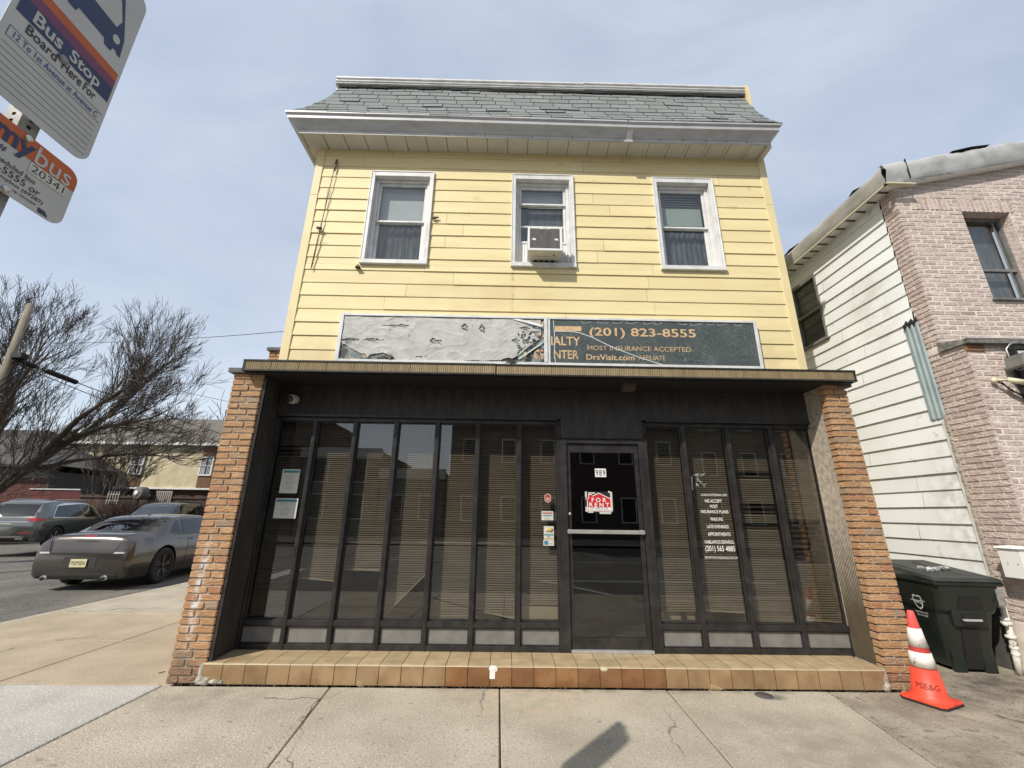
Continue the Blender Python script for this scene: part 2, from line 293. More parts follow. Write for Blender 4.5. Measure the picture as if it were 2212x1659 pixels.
def bricks(mb, u0, u1, z0, z1, P, m, L=.203, H=.0677, joint=.010, out=.0, holes=(), phase=0, clip=None, rnd=None, solid=.02):
    rnd = rnd or random.Random(5); k = 0; z = z0
    while z < z1-.01:
        h = min(H-joint, z1-z-.002); off = (phase+k) % 2
        u = u0-(L*.5 if off else 0)
        while u < u1-.005:
            a, b = max(u, u0), min(u+L-joint, u1)
            if b-a > .02 and not (clip and not clip((a+b)/2, z+h)):
                for (p, q, c, d) in rect_minus((a, b, z, z+h), holes):
                    o1 = out+rnd.uniform(-.0015, .0035); e = .004; t = [rnd.uniform(-.0012, .0012) for _ in range(4)]
                    mb.add([P(p, 0, c), P(q, 0, c), P(q, 0, d), P(p, 0, d), P(p+e, o1+solid+t[0], c+e), P(q-e, o1+solid+t[1], c+e), P(q-e, o1+solid+t[2], d-e), P(p+e, o1+solid+t[3], d-e)],
                           [(0, 1, 5, 4), (1, 2, 6, 5), (2, 3, 7, 6), (3, 0, 4, 7), (4, 5, 6, 7)], m)
            u += L
        z += H; k += 1
def frame4(mb, x0, x1, z0, z1, wl, wr, wb, wt, y0, y1, m):
    mb.box(x0, x0+wl, y0, y1, z0, z1, m); mb.box(x1-wr, x1, y0, y1, z0, z1, m)
    mb.box(x0+wl, x1-wr, y0+.001, y1, z0, z0+wb, m); mb.box(x0+wl, x1-wr, y0+.001, y1, z1-wt, z1, m)
# ================================================================== SETTING
def sheet(name, x0, x1, y0, y1, z, m, n=1, kind='structure'):
    mb = MB(); mb.poly([(x0, y0, z), (x1, y0, z), (x1, y1, z), (x0, y1, z)], m); return tag(mb.build(name), kind=kind)
sheet('ground', -600, 600, -600, 600, -.16, GRND)
sheet('main_road', -80, 80, -13.0, .58, -.12, ASPH)
sheet('side_road', -40, -6.9, .58, 60, -.116, ASPH)
mb = MB(); rn = random.Random(11)
jl = [(-6.74, -6.74), (-4.66, -4.58), (-3.07, -3.05), (-1.22, -1.549), (.035, -.02), (1.42, 1.5), (2.45, 2.98), (4.2, 4.62), (5.9, 6.2), (7.6, 7.7), (9.4, 9.4), (11, 11)]
yl = [.76, 2.05, 4.43]
def slab(a, b, c, d, m, g=.006):
    (x0, y0), (x1, y1), (x2, y2), (x3, y3) = a, b, c, d; e = .008
    t = [rn.uniform(-.003, .001) for _ in range(4)]
    top = [(x0+g+e, y0+g+e, t[0]), (x1-g-e, y1+g+e, t[1]), (x2-g-e, y2-g-e, t[2]), (x3+g+e, y3-g-e, t[3])]
    bot = [(x0+g, y0+g, -.006), (x1-g, y1+g, -.006), (x2-g, y2-g, -.006), (x3+g, y3-g, -.006)]
    low = [(x, y, -.05) for x, y, z in bot]
    mb.add(top+bot+low, [(0, 1, 2, 3)]+[(4+i, 4+(i+1) % 4, (i+1) % 4, i) for i in range(4)]+[(8+i, 8+(i+1) % 4, 4+(i+1) % 4, 4+i) for i in range(4)], m)
for i in range(len(jl)-1):
    for j in range(2):
        L = lambda q, y: jl[q][0]+(jl[q][1]-jl[q][0])*(y-.76)/(4.43-.76)
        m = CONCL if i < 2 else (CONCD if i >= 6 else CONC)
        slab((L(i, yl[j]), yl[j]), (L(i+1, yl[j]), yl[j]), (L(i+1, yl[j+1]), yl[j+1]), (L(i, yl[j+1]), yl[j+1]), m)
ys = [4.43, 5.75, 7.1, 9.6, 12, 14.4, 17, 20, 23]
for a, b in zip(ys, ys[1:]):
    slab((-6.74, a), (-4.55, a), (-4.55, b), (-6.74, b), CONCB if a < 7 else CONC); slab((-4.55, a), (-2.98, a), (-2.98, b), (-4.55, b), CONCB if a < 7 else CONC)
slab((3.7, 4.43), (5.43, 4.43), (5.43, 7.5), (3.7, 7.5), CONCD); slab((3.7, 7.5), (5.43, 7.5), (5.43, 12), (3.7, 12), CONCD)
tag(mb.build('sidewalk'), kind='structure')
mb = MB(); mb.box(-6.9, 12, .60, 4.5, -.13, -.035, JOINT); mb.box(-6.9, -2.9, 4.5, 23, -.13, -.035, JOINT); mb.box(3.6, 5.5, 4.5, 12, -.13, -.035, JOINT)
tag(mb.build('sidewalk_bed'), kind='structure')
mb = MB()
for a in range(0, 20): mb.box(-6.9, -6.745, .62+a*1.15, .62+a*1.15+1.142, -.13, -.006, CONC)
for a in range(0, 16): mb.box(-6.74+a*1.15, -6.74+a*1.15+1.142, .6, .755, -.13, -.006, CONC)
tag(mb.build('kerb', bevel=.012), kind='structure')
mb = MB()
for i in range(9): mb.box(-6.2-i*.95, -5.75-i*.95, -3.6, -.2, -.118, -.115, LINE)
mb.box(.9, 7, -1.95, -1.83, -.118, -.115, LINE); mb.poly([(.9, -1.85, -.1145), (1.0, -1.95, -.1145), (2.6, .3, -.1145), (2.48, .35, -.1145)], LINE)
mb.box(-5, 60, -6.3, -6.2, -.118, -.115, LINE)
tag(mb.build('road_markings'), kind='structure')
sheet('far_pavement', -80, 80, -18.5, -13.0, -.02, CONC)

# ================================================================== YELLOW CORNER HOUSE
YW = 5.117; HX0, HX1 = -2.94, 3.915; YP = 4.469; YF = 4.84
house = thing('corner_house', 'two-storey yellow sided house with a slate-grey mansard roof over a dark glazed shopfront', 'house', (0.4, 7, 0))
WN = [(-2.094, -1.155), (.021, .94), (2.145, 3.06)]; WZ0, WZ1 = 4.818, 6.425
mb = MB(); rn = random.Random(21)
PF = lambda u, o, z: (u, YW-o, z)
siding(mb, HX0+.09, HX1-.09, 2.98, 6.87, PF, YEL, 4.727, holes=[(a, b, WZ0, WZ1) for a, b in WN], rnd=rn)
PL = lambda u, o, z: (HX0-o, u, z); siding(mb, YW+.09, 14, 3.2, 6.9, PL, YEL, 4.727, rnd=rn)
PR = lambda u, o, z: (HX1+o, u, z); siding(mb, YW+.09, 14, 0, 7.4, PR, YEL, 4.727, rnd=rn)
mb.build('wall', house)
for x, s in ((HX0, -1), (HX1, 1)):   # corner boards
    mb = MB(); z = 2.98
    while z < 6.86:
        z2 = min(z+3.0, 6.87 if s < 0 else 6.87); e = 0.0 if z < 3 else .001
        a, b = (x-.022, x+.09) if s < 0 else (x-.09, x+.022)
        mb.box(a, b, YW-.022+e, YW+.012, z, z2-.002, YTR); mb.box(x-.022 if s < 0 else x+.0, x if s < 0 else x+.022, YW+.012, YW+.09, z, z2-.002, YTR); z = z2
    mb.build('corner_trim', house, bevel=.003)
mb = MB()   # carcass behind the siding so nothing is see-through
for (a, b, c, d) in rect_minus((HX0+.01, HX1-.01, 2.95, 7.3), [(q[0]+.02, q[1]-.02, WZ0+.03, WZ1-.02) for q in WN]): mb.box(a, b, YW+.002, YW+.012, c, d, DARKIN)
mb.box(HX0+.01, HX0+.03, YW+.02, 14, 3.0, 7.9, DARKIN); mb.box(HX1-.03, HX1-.01, YW+.02, 14, 0, 7.9, DARKIN); mb.box(HX0, HX1, 14, 14.1, 0, 7.9, DARKIN)
mb.box(HX0+.03, HX1-.03, YW+.02, 14, 3.0, 3.1, DARKIN); mb.box(HX0+.03, HX1-.03, YW+.35, YW+.37, 3.1, 7.0, DARKIN)
mb.box(HX0+.03, HX1-.03, YW+.01, 14, 7.9, 7.96, TARP)
mb.build('wall_core', house)
SHADE = mat('roller_shade', (.66, .68, .68), (.58, .60, .60), rough=.8, scale=3, stretch=(1, 1, 14))
LACE = mat('lace_curtain', (.16, .165, .16), (.09, .095, .095), rough=.9, scale=26, stretch=(1, 1, .18), lo=.4, hi=.6)
GSH = mat('green_shade', (.42, .48, .42), rough=.8)
def sash_window(x0, x1, kind):
    mb = MB()
    mb.box(x0, x0+.06, 5.082, 5.2, WZ0+.065, WZ1, WTRIM); mb.box(x1-.06, x1, 5.082, 5.2, WZ0+.065, WZ1, WTRIM)
    mb.box(x0+.06, x1-.06, 5.084, 5.2, WZ1-.085, WZ1, WTRIM); mb.box(x0-.004, x1+.004, 5.06, 5.2, WZ0, WZ0+.063, WTRIM)
    mb.box(x0-.004, x0+.014, 5.074, 5.1, WZ0+.07, WZ1+.006, WTRIM); mb.box(x1-.014, x1+.004, 5.074, 5.1, WZ0+.07, WZ1+.006, WTRIM); mb.box(x0+.016, x1-.016, 5.076, 5.1, WZ1-.012, WZ1+.006, WTRIM)
    win = mb.build('window', house, bevel=.003)
    a, b = x0+.062, x1-.062; zt, zb = WZ1-.088, WZ0+.066
    mb = MB(); frame4(mb, a, b, zb, zt, .045, .045, .02, .04, 5.165, 5.27, WTRIM)
    c, d = a+.047, b-.047
    if kind != 1:
        mid = 5.60
        frame4(mb, c, d, mid, zt-.042, .034, .034, .03, .05, 5.195, 5.225, WTRIM)
        frame4(mb, c, d, zb+.022, mid+.03, .045, .045, .07, .035, 5.23, 5.26, WTRIM)
        mb.build('frame', win, bevel=.003)
        g = MB(); g.box(c+.03, d-.03, 5.208, 5.212, mid+.025, zt-.09, GLASS); g.box(c+.04, d-.04, 5.243, 5.247, zb+.09, mid, GLASS); g.build('pane', win)
        s = MB(); s.box(c+.02, d-.02, 5.30, 5.304, mid+.02+(.10 if kind == 2 else 0), zt-.05, GSH if kind == 2 else SHADE)
        if kind == 2:
            for i in range(5): s.box(c+.03, d-.03, 5.292, 5.297, zt-.09-i*.045-.02, zt-.09-i*.045, BLACK)
        else: s.box(c+.02, d-.02, 5.292, 5.30, mid+.03, mid+.045, WTRIM); s.box(c+.02, d-.02, 5.292, 5.30, mid+.075, mid+.085, WTRIM)
        s.build('blind', win)
        s = MB(); n = 26
        pts = [(c+.01+(d-c-.02)*i/n, 5.33+.012*math.sin(i*2.1)+.006*math.sin(i*5.3)) for i in range(n+1)]
        for p, q in zip(pts, pts[1:]): s.poly([(p[0], p[1], zb+.02), (q[0], q[1], zb+.02), (q[0], q[1], mid+.02), (p[0], p[1], mid+.02)], LACE, True)
        s.build('curtain', win)
    else:
        frame4(mb, c, d, 5.96, zt-.042, .034, .034, .03, .05, 5.195, 5.225, WTRIM)
        frame4(mb, c, d, 5.31, 5.995, .034, .034, .035, .03, 5.23, 5.262, WTRIM); mb.box(c+.034, d-.034, 5.232, 5.26, 5.585, 5.615, WTRIM)
        mb.box(a+.02, b-.02, 5.2, 5.26, 5.285, 5.315, WTRIM)
        mb.build('frame', win, bevel=.003)
        g = MB(); g.box(c+.03, d-.03, 5.208, 5.212, 5.985, zt-.09, GLASS); g.box(c+.03, d-.03, 5.244, 5.248, 5.34, 5.97, GLASS); g.build('pane', win)
        s = MB(); s.box(c+.02, d-.02, 5.33, 5.334, 5.3, 5.99, LACE); s.box(c+.02, d-.02, 5.30, 5.304, 5.99, zt-.05, SHADE); s.build('curtain', win)
        for (p, q) in ((c-.02, .262), (.71, d+.02)):
            n = 9; s = MB()
            for i in range(n):
                u, v = p+(q-p)*i/n, p+(q-p)*(i+1)/n; yy = 5.215 if i % 2 else 5.205; y2 = 5.205 if i % 2 else 5.215
                s.poly([(u, yy, zb), (v, y2, zb), (v, y2, 5.285), (u, yy, 5.285)], WTRIM)
            s.build('side_panel', win)
    return win
for i, (a, b) in enumerate(WN): sash_window(a, b, i)
# --- roof
mb = MB()
PRO = [(-3.305, 4.68, 7.075), (-3.10, 4.815, 7.33), (-2.95, 4.885, 7.53), (-2.83, 4.95, 7.76), (-2.775, 5.035, 8.03)]
RXI = [4.0, 3.90, 3.835, 3.79, 3.765]
LEN = [0]
for p, q in zip(PRO, PRO[1:]): LEN.append(LEN[-1]+math.hypot(q[1]-p[1], q[2]-p[2]))
def prof(s):
    s = min(max(s, 0), LEN[-1])
    for i in range(len(LEN)-1):
        if s <= LEN[i+1]+1e-9:
            t = (s-LEN[i])/(LEN[i+1]-LEN[i]); l = [PRO[i][k]+(PRO[i+1][k]-PRO[i][k])*t for k in range(3)]
            d = Vector((0, PRO[i+1][1]-PRO[i][1], PRO[i+1][2]-PRO[i][2])).normalized(); n = Vector((0, -d.z, d.y))
            return l[0], RXI[i]+(RXI[i+1]-RXI[i])*t, l[1], l[2], n
rn = random.Random(4)
NC = 8; LC = LEN[-1]/NC
for k in range(NC):
    s0, s1 = k*LC, (k+1)*LC+.01; xl, xr, y0, z0, n0 = prof(s0); xl1, xr1, y1, z1, n1 = prof(min(s1, LEN[-1])); x = xl-(.15 if k % 2 else 0)+rn.uniform(-.03, .03)
    wv = lambda xx: .006*math.sin(xx*2.3+k*.7)+.004*math.sin(xx*7+k)
    while x < xr:
        a, b = max(x, xl), min(x+.3, xr); wd = b-a
        if wd > .02:
            fa, fb = (a-xl)/(xr-xl), (b-xl)/(xr-xl); a1, b1 = max(a, xl1), min(b, xr1)
            if a <= xl+.001: a1 = xl1
            if b >= xr-.001: b1 = xr1
            if b1 > a1+.005:
                li = .008+rn.uniform(0, .005)+(.012 if rn.random() < .05 else 0); g = .010 if wd > .05 else 0
                v = [Vector((a+g, y0, z0+wv(a)))+n0*li, Vector((b, y0, z0+wv(b)))+n0*li, Vector((b1, y1, z1+wv(b)))+n1*.004, Vector((a1+g, y1, z1+wv(a)))+n1*.004,
                     Vector((a+g, y0, z0+wv(a))), Vector((b, y0, z0+wv(b)))]
                mb.add(v, [(0, 1, 2, 3), (4, 5, 1, 0)], SHIN)
        x += .3
for side in (0, 1):    # shingled return on each end
    for k in range(NC):
        s0, s1 = k*LC, (k+1)*LC+.01; A = prof(s0); B = prof(min(s1, LEN[-1])); sg = -1 if side == 0 else 1; y = A[2]; yend = 14 if side == 0 else 5.117
        x0, x1 = A[side], B[side]; first = True
        while y < yend:
            y2 = min(y+.3, yend); li = .011+rn.uniform(0, .006); yb = B[2] if first else y
            if yb < y2-.01: mb.add([(x0+sg*li, y+.004, A[3]+li*.4), (x0+sg*li, y2, A[3]+li*.4), (x1+sg*.003, y2, B[3]), (x1+sg*.003, yb+.004, B[3]), (x0, y+.004, A[3]), (x0, y2, A[3])], [(0, 1, 2, 3), (4, 5, 1, 0)], SHIN)
            y = y2; first = False
# substrate
for i in range(4):
    a, b = PRO[i], PRO[i+1]
    mb.poly([(a[0], a[1]+.004, a[2]), (RXI[i], a[1]+.004, a[2]), (RXI[i+1], b[1]+.004, b[2]), (b[0], b[1]+.004, b[2])], TARP)
    mb.poly([(a[0]+.003, a[1], a[2]), (b[0]+.003, b[1], b[2]), (b[0]+.003, 14, b[2]), (a[0]+.003, 14, a[2])], TARP)
    if RXI[i] > HX1 or True: mb.poly([(RXI[i]-.003, a[1], a[2]), (RXI[i]-.003, 5.2, a[2]), (RXI[i+1]-.003, 5.2, b[2]), (RXI[i+1]-.003, b[1], b[2])], TARP)
roof = mb.build('roof', house)
mb = MB()   # torn felt under the top trim
x = -2.77
while x < 3.75:
    w_ = rn.uniform(.08, .3); h = rn.uniform(.012, .05); mb.box(x, min(x+w_, 3.76), 4.992, 5.0, 8.035-h, 8.06, TARP); x += w_
mb.build('torn_felt', roof)
mb = MB()   # ribbed coping along the top
for x0, x1, dz in ((-2.83, 1.15, 0), (1.152, 3.765, .012)):
    mb.box(x0, x1, 4.985, 5.06, 8.035+dz, 8.16+dz, WTRIM); mb.box(x0, x1, 4.965, 5.06, 8.15+dz, 8.185+dz, WTRIM); mb.box(x0, x1, 4.968, 4.986, 8.09+dz, 8.11+dz, WTRIM); mb.box(x0, x1, 4.972, 4.986, 8.045+dz, 8.06+dz, WTRIM)
mb.box(-2.8, 3.76, 5.0, 14, 8.186, 8.2, TARP)
mb.box(-2.84, -2.80, 5.06, 14, 7.95, 8.185, WTRIM)
mb.build('coping', roof, bevel=.004)
mb = MB()   # yellow end board at the right of the mansard
mb.prism([(3.77, 4.945, 7.46), (3.77, 5.6, 7.46), (3.77, 5.6, 8.2), (3.77, 4.955, 8.2)], (.05, 0, 0), YTR)
mb.prism([(3.86, 5.25, 7.93), (3.86, 5.6, 7.93), (3.86, 5.6, 8.05), (3.86, 5.22, 8.05)], (.10, 0, 0), WTRIM)
mb.build('end_board', roof)
# fascia: crown-shaped metal in three lengths
CP = [(4.835, 6.835), (4.818, 6.85), (4.818, 6.885), (4.80, 6.895), (4.765, 6.945), (4.722, 6.985), (4.705, 6.99), (4.70, 7.035), (4.675, 7.06), (4.675, 7.085), (4.74, 7.10)]
def cornice(mb, x0, x1, dz, tilt, m, l0=None, r0=None):
    n = len(CP); vs = []
    for k, xx in enumerate((x0, x1)):
        for (yy, zz) in CP:
            e = (4.835-yy); x = xx
            if k == 0 and l0 is not None: x = l0-e*1.05
            if k == 1 and r0 is not None: x = r0+e*1.0
            vs.append((x, yy, zz+dz+(tilt if k else 0)))
    mb.add(vs, [(i, n+i, n+i+1, i+1) for i in range(n-1)], m)
mb = MB(); cornice(mb, -3.14, -.93, .006, -.004, GUT, l0=-3.14); cornice(mb, -.945, 1.72, .0, -.022, GUT); cornice(mb, 1.70, 3.83, -.026, .012, GUT, r0=3.83)
vs = [(-3.14-(4.835-y)*1.05, y, z+.006) for y, z in CP]; vb = [(v[0], 14, v[2]) for v in vs]; n = len(CP); mb.add(vs+vb, [(i, n+i, n+i+1, i+1) for i in range(n-1)], GUT)
vs = [(3.83+(4.835-y), y, z-.014) for y, z in CP]; vb = [(v[0], 5.15, v[2]) for v in vs]; mb.add(vs+vb, [(i, n+i, n+i+1, i+1) for i in range(n-1)], GUT)
mb.box(1.67, 1.80, 4.80, 4.825, 6.80, 6.83, GUT)
mb.poly([(1.70, 4.812, 6.83), (1.79, 4.812, 6.83), (1.80, 4.697, 7.0), (1.71, 4.697, 7.02)], WTRIM)
for x in (1.73, 1.78, 2.2, 2.55, 2.9, 3.2, 3.5, -.4, .3, .9): mb.box(x, x+.012, 4.808, 4.816, 6.85, 6.862, BLACK)
mb.build('cornice', house)
mb = MB(); rn = random.Random(9)   # soffit
x = -3.14
mb.box(-3.14, 3.83, 4.835, YW, 6.845, 6.852, SOF)
while x < 3.80:
    mb.box(x-.022, x+.022, 4.84, YW, 6.834, 6.8445, SOF); mb.box(x+.03, x+.037, 4.84, YW, 6.8448, 6.8452, BLACK); x += .305
mb.box(-3.14, 3.83, 4.822, 4.84, 6.835, 6.86, SOF)
mb.box(-3.14, -2.965, YW, 14, 6.846, 6.853, SOF); mb.box(-3.16, -3.13, 4.85, 14, 6.82, 6.86, SOF)
y = 5.3
while y < 14: mb.box(-3.13, -2.965, y, y+.04, 6.838, 6.8455, SOF); y += .3
mb.box(3.83, 3.90, 4.85, 5.15, 6.80, 6.95, SOF)
mb.build('soffit', house)
mb = MB()  # loose cable on the wall, bracket and wall anchors
mb.tube([(-2.66, 5.085, 6.62), (-2.665, 5.07, 6.3), (-2.70, 5.075, 5.6), (-2.715, 5.07, 5.3), (-2.745, 5.08, 4.72)], [.006]*5, 6, mat('cable_brown', (.10, .06, .05), rough=.6))
mb.tube([(-2.645, 5.085, 6.62), (-2.65, 5.08, 6.4)], .010, 6, MC['cable_brown']); mb.box(-2.76, -2.69, 5.05, 5.09, 5.365, 5.385, BLACK)
mb.tube([(-2.70, 5.08, 6.1), (-2.70, 5.07, 5.3), (-2.735, 5.08, 4.74)], .0035, 5, MC['cable_brown'])
mb.build('wall_cable', house)
mb = MB()
mb.box(-1.11, -1.04, 5.07, 5.09, 5.60, 5.615, BLACK); mb.box(-1.13, -1.08, 5.06, 5.10, 5.59, 5.60, MC['cable_brown']); mb.build('wall_anchor', house); mb = MB(); mb.box(-2.13, -2.07, 5.06, 5.10, 4.735, 4.76, MC['cable_brown']); mb.tube([(-2.13, 5.06, 4.74), (-2.09, 5.04, 4.77), (-2.06, 5.07, 4.74)], .008, 6, BLACK)
mb.build('wall_anchor', house)
# --- ground floor: brick piers, recess, canopy, step
PT = 2.98
def pier(xl, xr, xlt, xrt):
    """front + inner + outer faces of a brick pier that leans slightly; x as function of z"""
    mb = MB(); fl = lambda z: xl+(xlt-xl)*z/PT; fr = lambda z: xr+(xrt-xr)*z/PT; W = xr-xl
    rn = random.Random(int(xl*100))
    def P(u, o, z): t = u/W; return (fl(z)+(fr(z)-fl(z))*t, YP-o+.02, z)
    k = 0; z = .0
    while z < PT-.02:
        cut = W*.36 if k % 2 == 0 else W*.62; cut += rn.uniform(-.02, .02)
        for a, b in ((0, cut-.005), (cut+.005, W)):
            o1 = rn.uniform(0, .006); h = .0575; e = .005; t = [rn.uniform(-.002, .002) for _ in range(4)]
            mb.add([P(a, 0, z), P(b, 0, z), P(b, 0, z+h), P(a, 0, z+h), P(a+e, .02+o1+t[0], z+e), P(b-e, .02+o1+t[1], z+e), P(b-e, .02+o1+t[2], z+h-e), P(a+e, .02+o1+t[3], z+h-e)],
                   [(0, 1, 5, 4), (1, 2, 6, 5), (2, 3, 7, 6), (3, 0, 4, 7), (4, 5, 6, 7)], BRK)
        z += .0677; k += 1
    return mb, fl, fr
rn = random.Random(15)
mb, fl, fr = pier(-3.052, -2.723, -3.052, -2.723)
PO = lambda u, o, z: (-3.052-o+.02, YP+u, z); bricks(mb, 0, 9.5, 0, PT, PO, BRK, rnd=rn, holes=())
PI = lambda u, o, z: (-2.723+o-.02, YP+.0+u, z); bricks(mb, 0, .10, 0, PT, PI, BRK, rnd=rn)
mb.box(-3.034, -2.741, YP+.03, 14, 0, PT, MORT); mb.box(-3.038, -2.737, YP+.008, YP+.03, 0, PT, MORT)
# pale run of smeared mortar down the joint
SM = mat('smeared_mortar', (.60, .60, .60), (.42, .38, .33), rough=.9, scale=30, lo=.35, hi=.6)
mb.box(-3.10, -2.72, YP-.045, YP+.25, PT-.005, PT+.045, mat('cap_stone', (.14, .14, .13), (.09, .09, .085), rough=.9, scale=20))
mb.build('brick_pier', house)
mb, fl, fr = pier(3.60, 3.93, 3.585, 3.84)
PO = lambda u, o, z: (3.93-.09*z/PT+o-.02, YP+u, z); bricks(mb, 0, 1.0, 0, PT, PO, BRK, rnd=rn)
PI = lambda u, o, z: (3.60-.015*z/PT-o+.02, YP+u, z); bricks(mb, 0, .10, 0, PT, PI, BRK, rnd=rn)
mb.hexa([(3.618, YP+.01, 0), (3.912, YP+.01, 0), (3.912, 5.5, 0), (3.618, 5.5, 0)], [(3.603, YP+.01, PT), (3.822, YP+.01, PT), (3.822, 5.5, PT), (3.603, 5.5, PT)], MORT)
z = 1.2
while z < 2.6: mb.box(3.90-.09*z/PT+.018, 3.93-.09*z/PT+.01, YP+.01, YP+.02, z, z+rn.uniform(.01, .03), SM); z += .0677
mb.box(3.75, 3.90, YP-.02, YP+.25, PT-.045, PT-.002, MC['cap_stone'])
mb.build('brick_pier', house)
mb = MB()   # small capped upstand of the side wall behind the canopy
PB = lambda u, o, z: (-3.16+u, 5.2-o+.02, z); bricks(mb, 0, .20, PT, 3.53, PB, BRK, rnd=rn); mb.box(-3.145, -2.975, 5.21, 14, PT, 3.53, MORT)
mb.box(-3.18, -2.965, 5.16, 14, 3.53, 3.57, MC['cap_stone'])
mb.build('side_parapet', house)
def ribs(mb, x0, x1, z0, z1, y, m, pitch=.022, d=.006):
    x = x0
    while x < x1-.001:
        e = min(x+pitch, x1); mb.add([(x, y, z0), (x+(e-x)*.62, y-d, z0), (e, y-.001, z0), (x, y, z1), (x+(e-x)*.62, y-d, z1), (e, y-.001, z1)], [(0, 1, 4, 3), (1, 2, 5, 4)], m); x = e
# header
mb = MB(); ribs(mb, -2.70, 3.66, 2.59, 2.95, YF-.02, DARKP); ribs(mb, .64, 1.60, 2.37, 2.59, YF-.018, DARKP)
mb.box(-2.72, 3.68, YF-.012, YF+.02, 2.355, 2.96, DARKP) if False else None
mb.box(-2.72, 3.68, YF-.012, YF+.02, 2.592, 2.96, DARKP); mb.box(.645, 1.60, YF-.012, YF+.02, 2.36, 2.592, DARKP)
mb.box(-2.70, .60, YF-.035, YF-.012, 2.572, 2.60, DARKP); mb.box(1.64, 3.66, YF-.035, YF-.012, 2.572, 2.60, DARKP)
mb.build('header', house)
for x, s in ((-2.70, 1), (3.615, -1)):   # reveals
    mb = MB(); n = 16; y0, y1 = YP+.04, YF+.02
    for i in range(n):
        ya, yb = y0+(y1-y0)*i/n, y0+(y1-y0)*(i+1)/n; ym = ya+(yb-ya)*.6; xx = x if s > 0 else x
        f = lambda z: x+(0.05*(0) if s > 0 else 0)
        mb.add([(x, ya, .17), (x+s*.005, ym, .17), (x, yb, .17), (x, ya, 2.95), (x+s*.005, ym, 2.95), (x, yb, 2.95)], [(0, 1, 4, 3), (1, 2, 5, 4)], REV if s < 0 else DARKP)
    mb.box(min(x-s*.03, x-s*.004), max(x-s*.03, x-s*.004), y0, y1, .17, 2.95, DARKP)
    mb.box(min(x-s*.012, x+s*.012), max(x-s*.012, x+s*.012), YP+.012, YP+.04, .17, 2.95, BRONZE)
    mb.build('reveal', house)
# canopy
mb = MB(); y0 = 4.35
for x0, x1, dz in ((-2.90, -.13, 0), (-.12, 3.884, -.003)):
    n0 = x0
    while n0 < x1-.01:
        n1 = min(n0+.305, x1); ribs(mb, n0+.002, n1-.002, 2.985+dz, 3.085+dz, y0+.006, FASC, pitch=.0205, d=.004); n0 = n1
    mb.box(x0, x1, y0+.008, y0+.03, 2.985+dz, 3.085+dz, BLACK)
    mb.box(x0-.004, x1+.004, y0-.010, y0+.02, 2.968+dz, 2.985+dz, BRONZE); mb.box(x0-.004, x1+.004, y0-.006, y0+.03, 3.085+dz, 3.10+dz, BRONZE)
mb.box(-2.905, -2.88, y0+.0, 5.1, 2.968, 3.10, BRONZE); mb.box(3.865, 3.89, y0+.0, 5.1, 2.965, 3.097, BRONZE)
mb.box(-2.88, 3.865, y0+.031, 5.115, 3.06, 3.09, TARP)
mb.box(-2.88, 3.865, y0+.031, YF+.02, 2.955, 2.97, BLACK)
mb.box(1.32, 1.46, 4.50, 4.62, 2.88, 2.954, mat('junction_box', (.07, .05, .04), rough=.7))
mb.build('canopy', house)
# step
mb = MB(); rn = random.Random(31); x = -2.76; YS = 4.452; TW = .2035; ZT = .169
mb.box(-2.745, 3.56, YS+.006, 4.86, .0, ZT-.006, GROUT)
while x < 3.57-.02:
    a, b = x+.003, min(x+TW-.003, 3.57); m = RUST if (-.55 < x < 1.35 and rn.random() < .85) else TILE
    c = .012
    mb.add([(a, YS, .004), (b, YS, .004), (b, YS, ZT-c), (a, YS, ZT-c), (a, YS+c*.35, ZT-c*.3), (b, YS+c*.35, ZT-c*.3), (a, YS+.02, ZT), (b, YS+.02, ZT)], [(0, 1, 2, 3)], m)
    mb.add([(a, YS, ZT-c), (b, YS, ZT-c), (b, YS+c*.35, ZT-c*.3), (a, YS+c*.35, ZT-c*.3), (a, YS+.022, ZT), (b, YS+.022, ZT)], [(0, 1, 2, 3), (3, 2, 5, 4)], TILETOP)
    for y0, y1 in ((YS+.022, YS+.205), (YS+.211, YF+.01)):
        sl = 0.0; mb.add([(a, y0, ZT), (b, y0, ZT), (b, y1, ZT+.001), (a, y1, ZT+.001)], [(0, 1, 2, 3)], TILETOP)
    x += TW
BRKN = mat('broken_mortar', (.50, .46, .38), (.24, .22, .18), rough=.95, scale=26, bump=1, bscale=40, lo=.4, hi=.6)
def lump(mb, c, r, m, sd=0, n=9, sq=(1, 1, 1)):
    q = random.Random(sd); vs = []; rings = 5
    for i in range(rings+1):
        th = math.pi*i/rings
        for k in range(n):
            a = 2*math.pi*k/n; rr = r*q.uniform(.75, 1.2); vs.append((c[0]+math.sin(th)*math.cos(a)*rr*sq[0], c[1]+math.sin(th)*math.sin(a)*rr*sq[1], c[2]+math.cos(th)*rr*sq[2]))
    fs = [(i*n+k, i*n+(k+1) % n, (i+1)*n+(k+1) % n, (i+1)*n+k) for i in range(rings) for k in range(n)]
    mb.add(vs, fs, m)
lump(mb, (-2.75, 4.456, .10), .045, BRKN, 1, sq=(.6, .3, 1.6)); lump(mb, (-2.72, 4.452, .03), .05, BRKN, 2, sq=(1.5, .3, .7)); lump(mb, (-2.60, 4.45, .022), .04, BRKN, 3, sq=(1.8, .25, .5))
lump(mb, (-1.29, 4.455, .02), .035, TILETOP, 4, sq=(1.2, .12, .9)); lump(mb, (1.97, 4.457, .012), .05, TILETOP, 5, sq=(1.7, .15, .7)); lump(mb, (3.57, 4.47, .09), .05, BRKN, 6, sq=(.5, .6, 1.9)); lump(mb, (3.56, 4.455, .025), .045, BRKN, 7, sq=(1, .4, .8))
